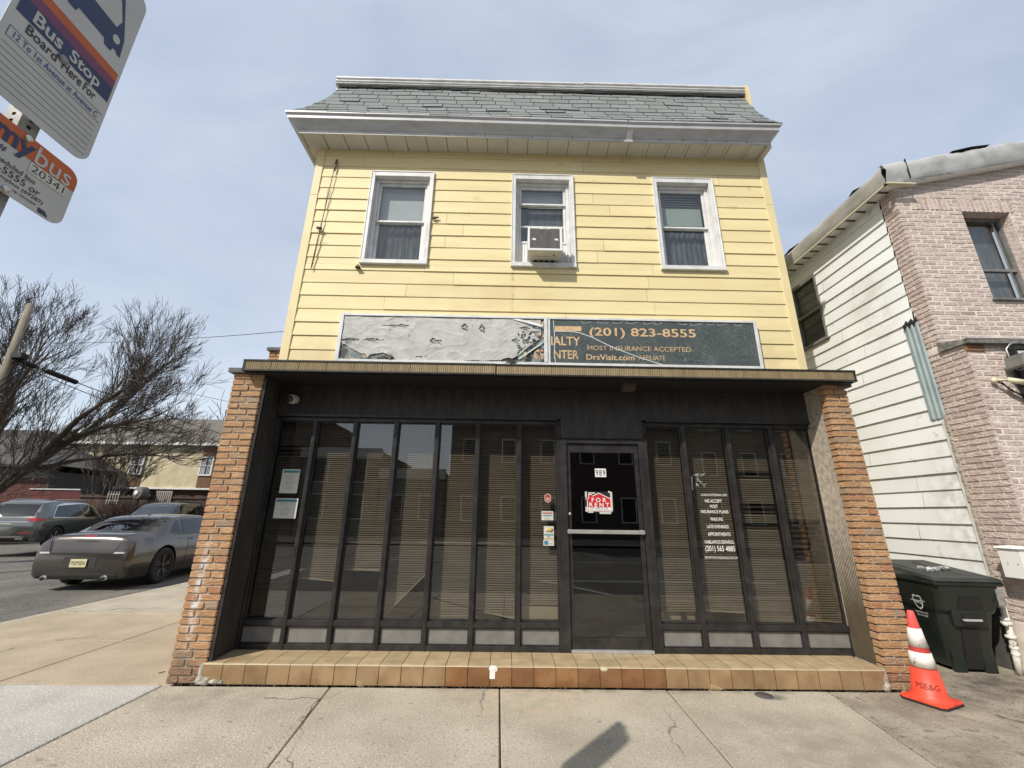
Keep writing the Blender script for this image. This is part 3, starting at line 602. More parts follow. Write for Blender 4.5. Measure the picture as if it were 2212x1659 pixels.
mb.box(-.115, -.065, YS-.003, YS+.01, .065, .168, mat('white_chip', (.78, .77, .72), rough=.7)); lump(mb, (-.08, YS, .145), .03, MC['white_chip'], 8, sq=(1.3, .2, .8)); lump(mb, (.94, YS, .15), .022, CREAM, 9, sq=(1.6, .15, .8))
mb.build('step', house)
mb = MB()   # metal edge strip on the step nosing
mb.box(-2.74, 3.56, YS-.0015, YS+.003, ZT-.012, ZT-.0085, mat('edge_strip', (.62, .56, .42), rough=.4)); mb.build('nosing_strip', house)
# storefront bays
FZ0, FZP0, FZP1, FZG0, FZG1, FZ1 = .17, .222, .386, .440, 2.525, 2.572
def bay(x0, x1, bz=(.46, .46), top=2.52, skips=(), extra=None, lastr=False, firstl=False):
    """x0..x1 between mullion centres"""
    mb = MB(); h = .024; a, b = x0+h, x1-h; y0, y1 = YF, YF+.09
    mb.box(x0-(.0 if not firstl else .03), a, y0, y1, FZ0, FZ1, BRONZE)
    mb.box(x0+.006, x0+.018, y0-.006, y0, FZ0, FZ1-.002, BRONZE)
    if lastr: mb.box(b, x1+.03, y0, y1, FZ0, FZ1, BRONZE); mb.box(b+.006, b+.018, y0-.006, y0, FZ0, FZ1-.002, BRONZE)
    else: mb.box(b, x1, y0+.001, y1, FZ0, FZ1, BRONZE)
    mb.box(a, b, y0+.004, y1, FZ0, FZP0, BRONZE); mb.box(a, b, y0+.004, y1, FZP1, FZG0, BRONZE); mb.box(a, b, y0+.004, y1, FZG1, FZ1, BRONZE)
    for (p, q, r, s) in ((a, a+.012, FZG0, FZG1), (b-.012, b, FZG0, FZG1), (a+.012, b-.012, FZG0, FZG0+.012), (a+.012, b-.012, FZG1-.012, FZG1)): mb.box(p, q, y0+.03, y0+.075, r, s, BRONZE)
    for (p, q, r, s) in ((a, a+.012, FZP0, FZP1), (b-.012, b, FZP0, FZP1), (a+.012, b-.012, FZP0, FZP0+.012), (a+.012, b-.012, FZP1-.012, FZP1)): mb.box(p, q, y0+.02, y0+.04, r, s, BRONZE)
    o = mb.build('shop_window', house, bevel=.002)
    g = MB(); g.box(a+.008, b-.008, y0+.05, y0+.056, FZG0+.008, FZG1-.008, DGLASS); g.build('pane', o)
    g = MB(); g.box(a+.008, b-.008, y0+.032, y0+.038, FZP0+.006, FZP1-.006, GPAN); g.build('lower_panel', o)
    s = MB(); z = top; rn = random.Random(int(x0*77)); p = .0235
    while z > min(bz):
        if any(k0 < z < k1 for k0, k1 in skips): z -= p; continue
        tl = (bz[0] > z); tr = (bz[1] > z); xa, xb = a-.005, b+.005
        if tl or tr:   # sagging end: cut the slat short along the slope
            t = (z-bz[0])/((bz[1]-bz[0]) or 1e-6); xm = xa+(xb-xa)*min(max(t, 0), 1)
            if tl: xa = xm
            else: xb = xm
            xa, xb = (xa, xb)
        if xb-xa > .02:
            w1, w2 = rn.uniform(-.001, .001), rn.uniform(-.001, .001)
            s.add([(xa, YF+.125, z-.0102+w1), (xb, YF+.125, z-.0102+w2), (xb, YF+.140, z+.0088+w2), (xa, YF+.140, z+.0088+w1)], [(0, 1, 2, 3)], BLIND)
        z -= p
    if bz[0] != bz[1]:
        s.hexa([(a, YF+.12, bz[0]-.016), (b, YF+.12, bz[1]-.016), (b, YF+.14, bz[1]-.016), (a, YF+.14, bz[0]-.016)], [(a, YF+.12, bz[0]), (b, YF+.12, bz[1]), (b, YF+.14, bz[1]), (a, YF+.14, bz[0])], CREAM)
    else: s.box(a-.004, b+.004, YF+.12, YF+.14, bz[0]-.014, bz[0], BLIND)
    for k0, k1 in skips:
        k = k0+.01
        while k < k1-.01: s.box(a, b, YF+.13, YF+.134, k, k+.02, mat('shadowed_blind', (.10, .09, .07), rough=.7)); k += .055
    s.build('blind', o)
    if extra == 'board': e = MB(); e.box(a, b, YF+.115, YF+.122, .45, .57, CREAM); e.build('board', o)
    if extra == 'legs':
        e = MB(); e.box(a, b, YF+.16, YF+.17, .45, .53, CREAM); e.box(a+.08, a+.12, YF+.115, YF+.125, .45, .53, BLACK); e.box(a+.25, a+.30, YF+.115, YF+.125, .45, .53, BLACK); e.build('board', o)
    return o
ML = [-2.70, -2.24, -1.77, -1.29, -.806, -.328, .156, .614]
bays = []
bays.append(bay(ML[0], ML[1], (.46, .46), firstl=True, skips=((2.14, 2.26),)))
bays.append(bay(ML[1], ML[2], (.83, .80)))
bays.append(bay(ML[2], ML[3], (.92, .91)))
bays.append(bay(ML[3], ML[4], (.47, .90)))
bays.append(bay(ML[4], ML[5], (.46, .46)))
bays.append(bay(ML[5], ML[6], (.53, .46)))
bays.append(bay(ML[6], ML[7], (.60, .60), extra='board', lastr=True))
MR = [1.625, 2.09, 2.618, 3.134, 3.64]
bays.append(bay(MR[0], MR[1], (.55, .55), firstl=True, extra='legs'))
bays.append(bay(MR[1], MR[2], (.56, .54)))
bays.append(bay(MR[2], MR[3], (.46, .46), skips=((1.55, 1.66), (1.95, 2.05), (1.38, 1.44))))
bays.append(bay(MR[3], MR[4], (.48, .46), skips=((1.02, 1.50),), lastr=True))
# door
mb = MB()   # fixed frame
mb.box(.644, .70, YF-.004, YF+.10, .172, 2.355, BRONZE); mb.box(1.545, 1.595, YF-.004, YF+.10, .172, 2.355, BRONZE); mb.box(.70, 1.545, YF-.002, YF+.10, 2.31, 2.356, BRONZE)
mb.box(.70, 1.545, YF-.02, YF+.10, .171, .198, ALU)
mb.build('door_frame', house, bevel=.002)
mb = MB(); dy0, dy1 = YF+.022, YF+.066
frame4(mb, .704, 1.541, .202, 2.306, .042, .045, .10, .10, dy0, dy1, BRONZE)
door = mb.build('door', house, bevel=.002)
g = MB(); g.box(.74, 1.50, dy0+.018, dy0+.024, .295, 2.21, DOORG); g.build('pane', door)
g = MB(); g.box(.69, 1.538, dy0-.055, dy0-.02, 1.315, 1.356, ALU); g.box(.70, .73, dy0-.02, dy0, 1.31, 1.36, ALU); g.box(1.50, 1.53, dy0-.02, dy0, 1.31, 1.36, ALU); g.build('push_bar', door, bevel=.004)
g = MB(); g.lathe((.725, dy0, 1.52), (0, -1, 0), [(.016, 0), (.016, .008), (.012, .011)], 14, ALU); g.build('lock', door)
# interior shell
mb = MB(); mb.box(-2.73, 3.66, YF+.10, 10, .12, .165, CARPET); mb.box(-2.73, 3.66, 9.9, 10, .165, 2.9, DARKIN); mb.box(-2.735, -2.72, YF+.1, 10, .165, 2.9, DARKIN); mb.box(3.655, 3.67, YF+.1, 10, .165, 2.9, DARKIN); mb.box(-2.73, 3.66, YF+.03, 10, 2.9, 2.955, DARKIN)
mb.build('interior', house)
# ---------------------------------------------------------------- things on the house
g = MB(); c = (-2.50, YF-.03, 2.775)
ax = Vector((-.18, -.93, -.22)).normalized()
g.lathe(c, ax, [(.055, 0), (.058, .04), (.056, .075), (.050, .09), (.043, .095)], 28, mat('sensor_plastic', (.38, .37, .34), rough=.5)); cam_o = Vector(c)+ax*.0955
t = solo(g, 'alarm_siren', 'round pale dome camera on the dark header above the leftmost shop window', 'security camera', c)
g = MB(); g.lathe(cam_o, ax, [(.040, 0), (.038, .010), (.028, .022), (.012, .029), (.002, .031)], 24, mat('dark_dome', (.03, .028, .026), rough=.25)); g.build('dome', t); t.name = 'dome_camera'
# air conditioner
ac = thing('window_air_conditioner', 'boxy white air conditioner with a louvred grey back hanging out of the middle upstairs window', 'air conditioner', (.482, 5.1, 4.9))
ACW = mat('ac_case', (.66, .65, .60), (.56, .55, .50), rough=.45, scale=5); ACG = mat('ac_fin', (.21, .21, .21), (.15, .15, .15), rough=.6, scale=12)
g = MB(); g.hexa([(.25, 4.86, 4.935), (.715, 4.86, 4.935), (.71, 5.25, 4.90), (.255, 5.25, 4.90)], [(.25, 4.86, 5.29), (.715, 4.86, 5.29), (.71, 5.25, 5.28), (.255, 5.25, 5.28)], ACW); g.build('case', ac, bevel=.008)
g = MB(); frame4(g, .247, .722, 4.925, 5.295, .03, .035, .035, .022, 4.845, 4.862, WHITE); g.prism([(.40, 4.843, 5.275), (.42, 4.843, 5.262), (.55, 4.843, 5.262), (.57, 4.843, 5.275)], (0, .018, 0), WHITE); g.build('rim', ac, bevel=.004)
g = MB(); g.box(.275, .69, 4.8565, 4.859, 4.957, 5.275, ACG); z = 4.965
while z < 5.27: g.box(.278, .686, 4.851, 4.8562, z, z+.006, ACG); z += .0125
for (px, pz) in ((.335, 5.10), (.64, 5.10)): g.prism([(px-.03, 4.847, pz-.01), (px+.03, 4.847, pz-.014), (px+.018, 4.847, pz+.004), (px+.01, 4.847, pz+.022), (px-.006, 4.847, pz+.012), (px-.02, 4.847, pz+.02)], (0, .003, 0), WHITE)
g.build('grille', ac)
g = MB(); g.box(.455, .515, 4.8415, 4.8425, 5.274, 5.279, BLACK); g.build('name_strip', ac)
g = MB(); g.box(.30, .66, 4.98, 5.0, 4.917, 4.923, ACW)
for px in (.34, .42, .50, .58): g.box(px, px+.05, 5.06, 5.16, 4.905, 4.911, BLACK)
g.lathe((.61, 4.95, 4.93), (0, 0, -1), [(.012, 0), (.012, .008)], 10, BLACK); g.build('base_vent', ac)
# big light-box sign
sg = thing('shop_sign', 'long weathered sign box above the canopy, left half torn grey, right half cracked dark green', 'sign', (.55, 5.09, 3.1))
SY = 5.045
g = MB(); frame4(g, -2.222, 3.324, 3.345, 4.03, .05, .04, .035, .035, SY-.012, 5.10, WTRIM); g.box(.475, .52, SY-.016, 5.10, 3.38, 3.995, WTRIM); g.box(.528, .556, SY-.008, 5.10, 3.38, 3.995, WTRIM); g.build('frame', sg, bevel=.003)
GREEN = mat('dark_green_vinyl', (.055, .078, .07), (.08, .105, .095), rough=.4, scale=3)
TORN = mat('grey_backing', (.52, .515, .495), (.42, .415, .395), rough=.8, scale=7, detail=9, lo=.4, hi=.7, speck=[(16, .67, (.25, .24, .23))])
def crackmat():
    m = mat('cracked_green_vinyl', (.052, .066, .064), (.075, .09, .086), rough=.38, scale=3); t = m.node_tree; L = t.links.new; p = t.nodes['Principled BSDF']
    tc = N(t, 'ShaderNodeTexCoord'); mp = N(t, 'ShaderNodeMapping'); mp.inputs['Scale'].default_value = (1, 0, 1); L(tc.outputs['Object'], mp.inputs[0])
    src = p.inputs['Base Color'].links[0].from_socket; c = src
    for sc, wd, mk in ((5.5, .010, .7), (16, .035, .7)):
        nz = N(t, 'ShaderNodeTexNoise'); nz.inputs['Scale'].default_value = 3; L(mp.outputs[0], nz.inputs[0]); ad = N(t, 'ShaderNodeMix', data_type='VECTOR'); ad.inputs[0].default_value = .12; L(mp.outputs[0], ad.inputs[4]); L(nz.outputs['Color'], ad.inputs[5])
        v = N(t, 'ShaderNodeTexVoronoi', feature='DISTANCE_TO_EDGE'); v.inputs['Scale'].default_value = sc; L(ad.outputs[1], v.inputs[0])
        mr = N(t, 'ShaderNodeMapRange'); mr.inputs[1].default_value = 0; mr.inputs[2].default_value = wd; mr.inputs[3].default_value = mk*.6; mr.inputs[4].default_value = 0; L(v.outputs['Distance'], mr.inputs[0])
        n2 = N(t, 'ShaderNodeTexNoise'); n2.inputs['Scale'].default_value = 1.7; L(mp.outputs[0], n2.inputs[0]); m2 = N(t, 'ShaderNodeMapRange'); m2.inputs[1].default_value = .38; m2.inputs[2].default_value = .6; L(n2.outputs[0], m2.inputs[0])
        mu = N(t, 'ShaderNodeMath', operation='MULTIPLY'); L(mr.outputs[0], mu.inputs[0]); L(m2.outputs[0], mu.inputs[1])
        mx = N(t, 'ShaderNodeMix', data_type='RGBA'); L(mu.outputs[0], mx.inputs[0]); L(c, mx.inputs[6]); mx.inputs[7].default_value = (.34, .38, .36, 1); c = mx.outputs[2]
    L(c, p.inputs['Base Color']); return m
CRK = crackmat()
g = MB(); g.box(.556, 3.285, SY+.002, SY+.012, 3.38, 3.995, CRK); fr_ = g.build('front_panel', sg)
g = MB(); g.box(-2.172, .475, SY+.012, SY+.02, 3.38, 3.995, mat('aged_green_panel', (.10, .135, .13), (.22, .27, .26), rough=.5, scale=4, speck=[(7, .50, (.02, .022, .022)), (9, .60, (.40, .28, .15))])); g.build('back_panel', sg)
# torn, wrinkled backing sheet on the left half
g = MB(); nx, nz_ = 170, 44; rn = random.Random(8)
from mathutils import noise as mno
xs = [-2.168+(2.60)*i/nx for i in range(nx+1)]
def lowedge(x):
    t = (x+2.168)/2.6
    e = [(0, 3.60), (.03, 3.575), (.06, 3.52), (.10, 3.47), (.13, 3.455), (.14, 3.40), (.15, 3.45), (.18, 3.46), (.21, 3.48), (.24, 3.455), (.265, 3.43), (.28, 3.385), (.45, 3.383), (.62, 3.382), (.66, 3.40), (.72, 3.39), (.80, 3.41), (.83, 3.44), (.86, 3.43), (.90, 3.50), (.93, 3.58), (.95, 3.62), (1, 3.72)]
    for (a, p), (b, q) in zip(e, e[1:]):
        if t <= b: return p+(q-p)*(t-a)/(b-a)+.008*mno.noise(Vector((x*30, 0, 0)))
    return 3.6
def wr(x, z):
    v = .004*abs(mno.noise(Vector((x*2.1+z*2, z*4, 1))))+.007*max(0, 1-abs(mno.noise(Vector((x*2.6+z*4, z*3-x*2, 4))))*7)+.006*max(0, 1-abs(mno.noise(Vector((x*5-z*7, z*6+x*3, 9))))*8)*(mno.noise(Vector((x*2, z*2, 6))) > -.1)+.002*mno.noise(Vector((x*15-z*6, z*20, 2))); return SY+.004-max(v, 0)*.62
HOLES = [(-1.50, 3.862, .11, .014), (-1.40, 3.868, .06, .020), (-2.06, 3.655, .09, .016), (-1.77, 3.655, .10, .020), (-1.15, 3.43, .03, .01), (-.58, 3.865, .035, .04), (-.35, 3.85, .03, .05), (-.98, 3.66, .04, .03), (-.90, 3.645, .03, .025), (.22, 3.86, .06, .02), (.10, 3.68, .04, .025), (.37, 3.87, .04, .02)]
gid = []
vs = []
for j in range(nz_+1):
    for i in range(nx+1):
        lo = lowedge(xs[i]); t = (j/nz_); hi = 3.985+.006*mno.noise(Vector((xs[i]*9, 5, 0))); z = lo+(hi-lo)*t; vs.append((xs[i]+(.0 if j else .0), wr(xs[i], z), z))
fs = []
for j in range(nz_):
    for i in range(nx):
        cx, cz = xs[i]+.007+.012*mno.noise(Vector((j*.7, i*.5, 7))), (vs[j*(nx+1)+i][2]+vs[(j+1)*(nx+1)+i+1][2])/2
        if any(abs(cx-h[0])/h[2]+abs(cz-h[1])/h[3] +.6*mno.noise(Vector((cx*34, cz*40, 2))) < 1.35 for h in HOLES): continue
        if cx > .12 and cz < 3.82 and mno.noise(Vector((cx*17, cz*17, 3))) > .16-.5*(cx-.12): continue
        if cx < -2.03 and 3.575 < cz < 3.66 and mno.noise(Vector((cx*19, cz*30, 5))) > -.1: continue
        fs.append((j*(nx+1)+i, j*(nx+1)+i+1, (j+1)*(nx+1)+i+1, (j+1)*(nx+1)+i))
g.add(vs, fs, TORN, True)
for h in HOLES:   # curled flaps
    g.poly([(h[0]-h[2]*.8, SY-.004, h[1]-h[3]*.2), (h[0]+h[2]*.8, SY-.02, h[1]-h[3]), (h[0]+h[2]*.5, SY-.028, h[1]+h[3]*.1)], TORN)
g.poly([(-1.62, SY+.001, 3.44), (-1.50, SY-.02, 3.375), (-1.49, SY-.012, 3.45)], BLACK); g.poly([(.18, SY-.01, 3.42), (.02, SY-.05, 3.345), (-.05, SY-.06, 3.335), (.05, SY-.01, 3.40)], BLACK)
g.poly([(.05, SY-.006, 3.985), (.44, SY-.03, 3.87), (.47, SY-.028, 3.90), (.14, SY-.006, 3.99)], WTRIM)
g.build('torn_sheet', sg)
GOLD = mat('faded_gold_letters', (.64, .45, .25), (.52, .35, .19), rough=.6, scale=14, lo=.4, hi=.6); ly = SY-.0005
def gt(*a, **k): g = MB(); text(g, *a, **k); g.build('lettering', sg)
gt('(201) 823-8555', (1.075, ly, 3.735), X, Z, 1.415, .155, GOLD, bold=.018)
gt('MOST INSURANCE ACCEPTED', (1.04, ly, 3.565), X, Z, 1.36, .065, GOLD, bold=0)
gt('DrsVisit.com', (1.02, ly, 3.43), X, Z, .63, .078, GOLD, bold=.016); gt('AFFILIATE', (1.70, ly, 3.44), X, Z, .35, .065, GOLD)
gt('IALTY', (.565, ly, 3.625), X, Z, .385, .125, GOLD, bold=.016); gt('NTER', (.60, ly, 3.437), X, Z, .32, .12, GOLD, bold=.016)
g = MB(); g.box(.62, .97, SY-.001, SY+.0005, 3.83, 3.90, GOLD); g.build('gold_bar', sg)
gt('C', (.34, SY+.0105, 3.437), X, Z, .09, .12, GOLD, bold=.016); gt('E', (.42, SY+.0105, 3.437), X, Z, .045, .12, GOLD, bold=.016); gt('1', (.21, SY+.0105, 3.44), X, Z, .03, .1, GOLD, bold=.016)
g = MB(); CR = mat('white_crack', (.62, .66, .66), (.45, .5, .5), rough=.6, scale=20)
def strip(g, pts, w, m, y):
    for (x0, z0), (x1, z1) in zip(pts, pts[1:]):
        d = Vector((x1-x0, 0, z1-z0)); n = Vector((-d.z, 0, d.x)).normalized()*w/2
        g.poly([Vector((x0, y, z0))-n, Vector((x1, y, z1))-n, Vector((x1, y, z1))+n, Vector((x0, y, z0))+n], m)
strip(g, [(.62, 3.825), (.80, 3.825), (.93, 3.812), (1.10, 3.75), (1.36, 3.615), (1.72, 3.47), (2.02, 3.375)], .012, CR, SY-.002); g.build('crack', sg)
g = MB(); strip(g, [(.60, 3.98), (.615, 3.7), (.605, 3.5), (.62, 3.38)], .010, CR, SY-.002); g.build('crack', sg)
g = MB(); strip(g, [(.14, 3.42), (.30, 3.54), (.42, 3.63), (.47, 3.68)], .02, CR, SY-.004); g.build('crack', sg)
rn = random.Random(5)
for i in range(11):
    g = MB(); x = .95+i*.21+rn.uniform(-.05, .05); strip(g, [(x, 3.985), (x+rn.uniform(-.02, .05), 3.965-rn.uniform(0, .02)), (x+rn.uniform(.04, .12), 3.955), (x+rn.uniform(.08, .16), 3.98)], .004, CR, SY-.002); g.build('vinyl_curl', sg)
for i in range(26):
    g = MB(); x, z = .10+rn.uniform(0, .36), 3.42+rn.uniform(0, .34); a = rn.uniform(0, 3.1); l = rn.uniform(.02, .06); g.poly([(x, SY-.004, z), (x+l*math.cos(a), SY-.02, z+l*math.sin(a)), (x+l*.5*math.cos(a+.8), SY-.008, z+l*.5*math.sin(a+.8))], rn.choice([TORN, CR, BLACK, TORN])); g.build('vinyl_shard', sg)
# notices, stickers, number
GY = YF+.047
def flat(name, label, cat, x0, x1, z0, z1, y, base, fn=None, group=None, tilt=0):
    g = MB(); g.box(x0, x1, y-.001, y, z0, z1, base)
    if fn: fn(g, y-.0015)
    return solo(g, name, label, cat, ((x0+x1)/2, y, z0), group)
TEAL = mat('teal_ink', (.06, .22, .25), rough=.7); INK = mat('dark_ink', (.05, .05, .06), rough=.7); GINK = mat('grey_ink', (.28, .28, .27), rough=.8)
def notice(x0, x1, z0, z1, n):
    def f(g, y):
        g.box(x0+.012, x1-.01, y, y+.0004, z1-.04, z1-.012, TEAL); rn = random.Random(n); z = z1-.06
        while z > z0+.03: q = rn.uniform(.02, .07); g.box((x0+x1)/2-q, (x0+x1)/2+q, y, y+.0004, z, z+.004, GINK); z -= .015
    return f
flat('notice_sheet', 'tall white paper notice with teal heading, the upper one in the leftmost shop window', 'notice', -2.55, -2.35, 1.70, 1.965, GY, PAPER, notice(-2.55, -2.35, 1.70, 1.965, 1))
flat('notice_sheet', 'wide white paper notice with teal heading, the lower one in the leftmost shop window', 'notice', -2.57, -2.32, 1.43, 1.645, GY, PAPER, notice(-2.57, -2.32, 1.43, 1.645, 2))
RED = mat('sticker_red', (.42, .05, .035), (.34, .045, .03), rough=.6, scale=30); SW = mat('sticker_white', (.55, .55, .50), rough=.6)
g = MB(); cx, cz, r = .482, 1.69, .05
hexp = [(cx-.036, cz+.028), (cx, cz+.05), (cx+.036, cz+.028), (cx+.036, cz-.03), (cx, cz-.056), (cx-.036, cz-.03)]
g.prism([(a, GY-.001, b) for a, b in hexp], (0, .001, 0), SW); g.prism([(cx+(a-cx)*.88, GY-.0016, cz+(b-cz)*.88) for a, b in hexp], (0, .0004, 0), RED)
g.box(cx-.022, cx+.022, GY-.0022, GY-.0018, cz-.010, cz-.002, SW); g.box(cx-.020, cx+.020, GY-.0022, GY-.0018, cz-.026, cz-.019, SW)
solo(g, 'alarm_sticker', 'small red six-sided alarm sticker on the glass left of the door', 'sticker', (cx, GY, cz-.05))
def f2(g, y): g.box(.42, .532, y, y+.0004, 1.518, 1.532, RED); g.box(.42, .532, y, y+.0004, 1.494, 1.506, TEAL); [g.box(.44, .512, y, y+.0004, 1.484-.009*i, 1.487-.009*i, GINK) for i in range(4)]
flat('card_sticker', 'white sticker with a red and a blue stripe, left of the door', 'sticker', .410, .541, 1.449, 1.545, GY, SW, f2)
YS_ = mat('sticker_gold', (.45, .33, .08), rough=.6); BL = mat('sticker_blue', (.05, .17, .32), rough=.6)
def f3(g, y):
    g.lathe((.475, y, 1.345), (0, -1, 0), [(.024, -.0002), (.024, .0003)], 20, mat('sticker_pale_gold', (.50, .45, .28), rough=.6)); g.lathe((.512, y, 1.345), (0, -1, 0), [(.026, -.0002), (.026, .0005)], 20, YS_)
    g.box(.44, .538, y, y+.0004, 1.288, 1.304, TEAL); text(g, 'VISA', (.468, y-.0002, 1.266), X, Z, .042, .016, INK, .02); g.box(.44, .538, y, y+.0004, 1.247, 1.26, YS_)
flat('payment_sticker', 'tall payment card sticker with gold circles and blue stripe, left of the door', 'sticker', .434, .544, 1.243, 1.386, GY, SW, f3)
def f4(g, y): g.box(.438, .482, y, y+.0004, 1.192, 1.233, BL); g.box(.49, .532, y, y+.0004, 1.20, 1.206, TEAL)
flat('payment_sticker', 'small white and blue payment sticker, lowest of those left of the door', 'sticker', .428, .545, 1.183, 1.2415, GY, SW, f4)
DG = YF+.038
g = MB(); g.box(1.03, 1.158, DG-.001, DG, 1.93, 2.025, WHITE)
for i, ch in enumerate('989'): text(g, ch, (1.038+i*.040, DG-.0016, 1.942), X, Z, .030, .070, INK, .012)
solo(g, 'house_number', 'white plate with the black digits 989 on the door glass', 'number plate', (1.09, DG, 1.93))
rs = thing('rent_sign', 'red house-shaped FOR RENT sign taped on the door glass', 'sign', (1.06, DG, 1.54))
g = MB(); g.box(.90, 1.222, DG-.001, DG, 1.54, 1.765, BLACK); g.build('black_card', rs)
g = MB(); hp = [(.925, 1.553), (1.205, 1.55), (1.205, 1.675), (1.215, 1.682), (1.06, 1.755), (.985, 1.718), (.985, 1.737), (.94, 1.737), (.94, 1.697), (.905, 1.682), (.925, 1.675)]
g.prism([(a, DG-.0022, b) for a, b in hp], (0, .001, 0), WHITE); g.prism([(1.06+(a-1.06)*.94, DG-.0030, 1.64+(b-1.64)*.92) for a, b in hp], (0, .0006, 0), mat('rent_red', (.50, .02, .025), rough=.5)); g.build('house_shape', rs)
g = MB(); text(g, 'F O R', (.978, DG-.0042, 1.652), X, Z, .165, .046, WHITE, .015); text(g, 'R E N T', (.95, DG-.0042, 1.602), X, Z, .225, .042, WHITE, .015); g.box(.94, 1.19, DG-.0038, DG-.0031, 1.563, 1.595, WHITE); text(g, '201-600-6155', (.955, DG-.0042, 1.571), X, Z, .205, .024, INK, .004); g.build('lettering', rs)
g = MB()
for (a, b, c, d) in ((.905, .925, 1.70, 1.765), (1.19, 1.212, 1.56, 1.765), (.94, 1.02, 1.742, 1.757), (1.17, 1.19, 1.755, 1.775), (.93, .99, 1.535, 1.55), (1.06, 1.19, 1.525, 1.545), (.905, .925, 1.545, 1.60)): g.box(a, b, DG-.005, DG-.0045, c, d, SW)
g.build('tape', rs)
vl = thing('window_lettering', 'white opening and phone lettering on the second shop window right of the door', 'lettering', (2.37, GY, 1.08))
VW = mat('white_vinyl', (.80, .80, .78), rough=.5)
for s, x0, x1, z, h in (('ULIANA PATERNINA, DPM', 2.235, 2.534, 1.732, .030), ('WE ACCEPT', 2.268, 2.465, 1.663, .036), ('MOST', 2.325, 2.412, 1.605, .036), ('INSURANCE PLANS', 2.213, 2.525, 1.548, .036), ('WALK-INS', 2.31, 2.45, 1.467, .038), ('LATE EVENINGS', 2.262, 2.505, 1.388, .036), ('APPOINTMENTS', 2.262, 2.515, 1.307, .038), ('HABLAMOS ESPAÑOL', 2.217, 2.545, 1.226, .036), ('(201) 565 4885', 2.215, 2.545, 1.132, .058), ('PROMPTFOOTANDANKLECARE.COM', 2.20, 2.56, 1.072, .024)):
    g = MB(); text(g, s, (x0, GY-.0005, z), X, Z, x1-x0, h*(1.25 if 'Ñ' in s or '(' in s else 1), VW, .008 if h > .03 else 0); g.build('text_line', vl)
g = MB(); rn = random.Random(2)
for i in range(16):
    x, z = 2.15+rn.uniform(0, .13), 1.83+rn.uniform(0, .16); strip(g, [(x, z), (x+rn.uniform(-.02, .03), z+rn.uniform(-.03, .03)), (x+rn.uniform(-.01, .05), z+rn.uniform(-.02, .02))], .003, SW, GY-.001)
strip(g, [(2.145, 1.80), (2.15, 1.95)], .010, SW, GY-.001)
solo(g, 'glue_residue', 'scratchy remains of a peeled sticker above the white window lettering', 'residue', (2.2, GY, 1.82))
# ================================================================== NEIGHBOUR ON THE RIGHT
pk = thing('neighbour_house', 'two-storey pink brick house with a white sided flank and a warped metal eave', 'house', (7.4, 7, 0))
XS = 5.43
mb = MB(); rn = random.Random(41)
PS = lambda u, o, z: (XS-o, u, z)
siding(mb, 4.975, 12, .78, 5.99, PS, WSID, 3.45, pitch=.198, holes=[(6.40, 7.03, 4.43, 5.67)], rnd=rn, lip=.019)
mb.build('siding_wall', pk)
mb = MB()
mb.box(XS+.003, XS+.02, 4.96, 12, .75, 4.43, DARKIN); mb.box(XS+.003, XS+.02, 4.96, 6.40, 4.43, 6.08, DARKIN); mb.box(XS+.003, XS+.02, 7.03, 12, 4.43, 6.08, DARKIN); mb.box(XS+.003, XS+.02, 6.4, 7.03, 5.67, 6.08, DARKIN)
mb.box(XS-.01, XS+.03, 4.96, 12, -.02, .77, mat('foundation', (.10, .095, .085), (.06, .055, .05), rough=.95, scale=6)); mb.box(XS+.3, XS+.32, 5, 12, 4, 6, DARKIN)
mb.build('wall_core', pk)
YU, YLo = 4.75, 4.485
rz = lambda x: 6.0+.232*(x-5.45)
mb = MB(); rn = random.Random(43)
PU = lambda u, o, z: (u, YU+.02-o, z); PD = lambda u, o, z: (u, YLo+.02-o, z)
WH = (6.32, 7.0, 4.27, 5.64)
bricks(mb, 5.415, 9.6, 3.62, 7.0, PU, PBRK, joint=.014, solid=.015, holes=[WH, (6.28, 7.05, 5.64, 5.85), (5.62, 6.16, 5.66, 5.85)], clip=lambda x, z: z < rz(x)+.05, rnd=rn)
for a, b, z0, z1 in ((6.28, 7.05, 5.64, 5.845), (5.62, 6.16, 5.655, 5.845)):
    x = a
    while x < b-.03: e = rn.uniform(-.004, .004); mb.add([(x, YU+.02, z0), (x+.052, YU+.02, z0), (x+.052, YU+.02, z1), (x, YU+.02, z1), (x+.003, YU+e, z0+.003), (x+.049, YU+e, z0+.003), (x+.049, YU-e, z1-.003), (x+.003, YU-e, z1-.003)], [(0, 1, 5, 4), (1, 2, 6, 5), (2, 3, 7, 6), (3, 0, 4, 7), (4, 5, 6, 7)], PBRK); x += .0665
bricks(mb, 5.415, 9.6, 0, 3.50, PD, PBRK, joint=.014, solid=.015, rnd=rn, phase=1)
PA = lambda u, o, z: (5.435-o, YU+u, z); bricks(mb, 0, .22, 3.62, 6.0, PA, PBRK, rnd=rn, phase=1)
PB2 = lambda u, o, z: (5.435-o, YLo+u, z); bricks(mb, 0, .455, .52, 3.52, PB2, PBRK, rnd=rn)
mb.box(5.43, 9.6, YU+.008, YU+.05, 3.5, 4.27, PMORT); mb.box(5.43, WH[0], YU+.008, YU+.05, 4.27, 6.02, PMORT); mb.box(WH[1], 9.6, YU+.008, YU+.05, 4.27, 6.02, PMORT); mb.box(WH[0], WH[1], YU+.008, YU+.05, 5.64, 6.02, PMORT)
mb.prism([(5.43, YU+.008, 6.02), (9.6, YU+.008, 6.02), (9.6, YU+.008, 6.95)], (0, .04, 0), PMORT)
mb.box(5.426, 5.44, YU+.01, 4.965, 3.5, 6.0, PMORT); mb.box(5.426, 9.6, YLo+.008, 4.94, .0, 3.52, PMORT)
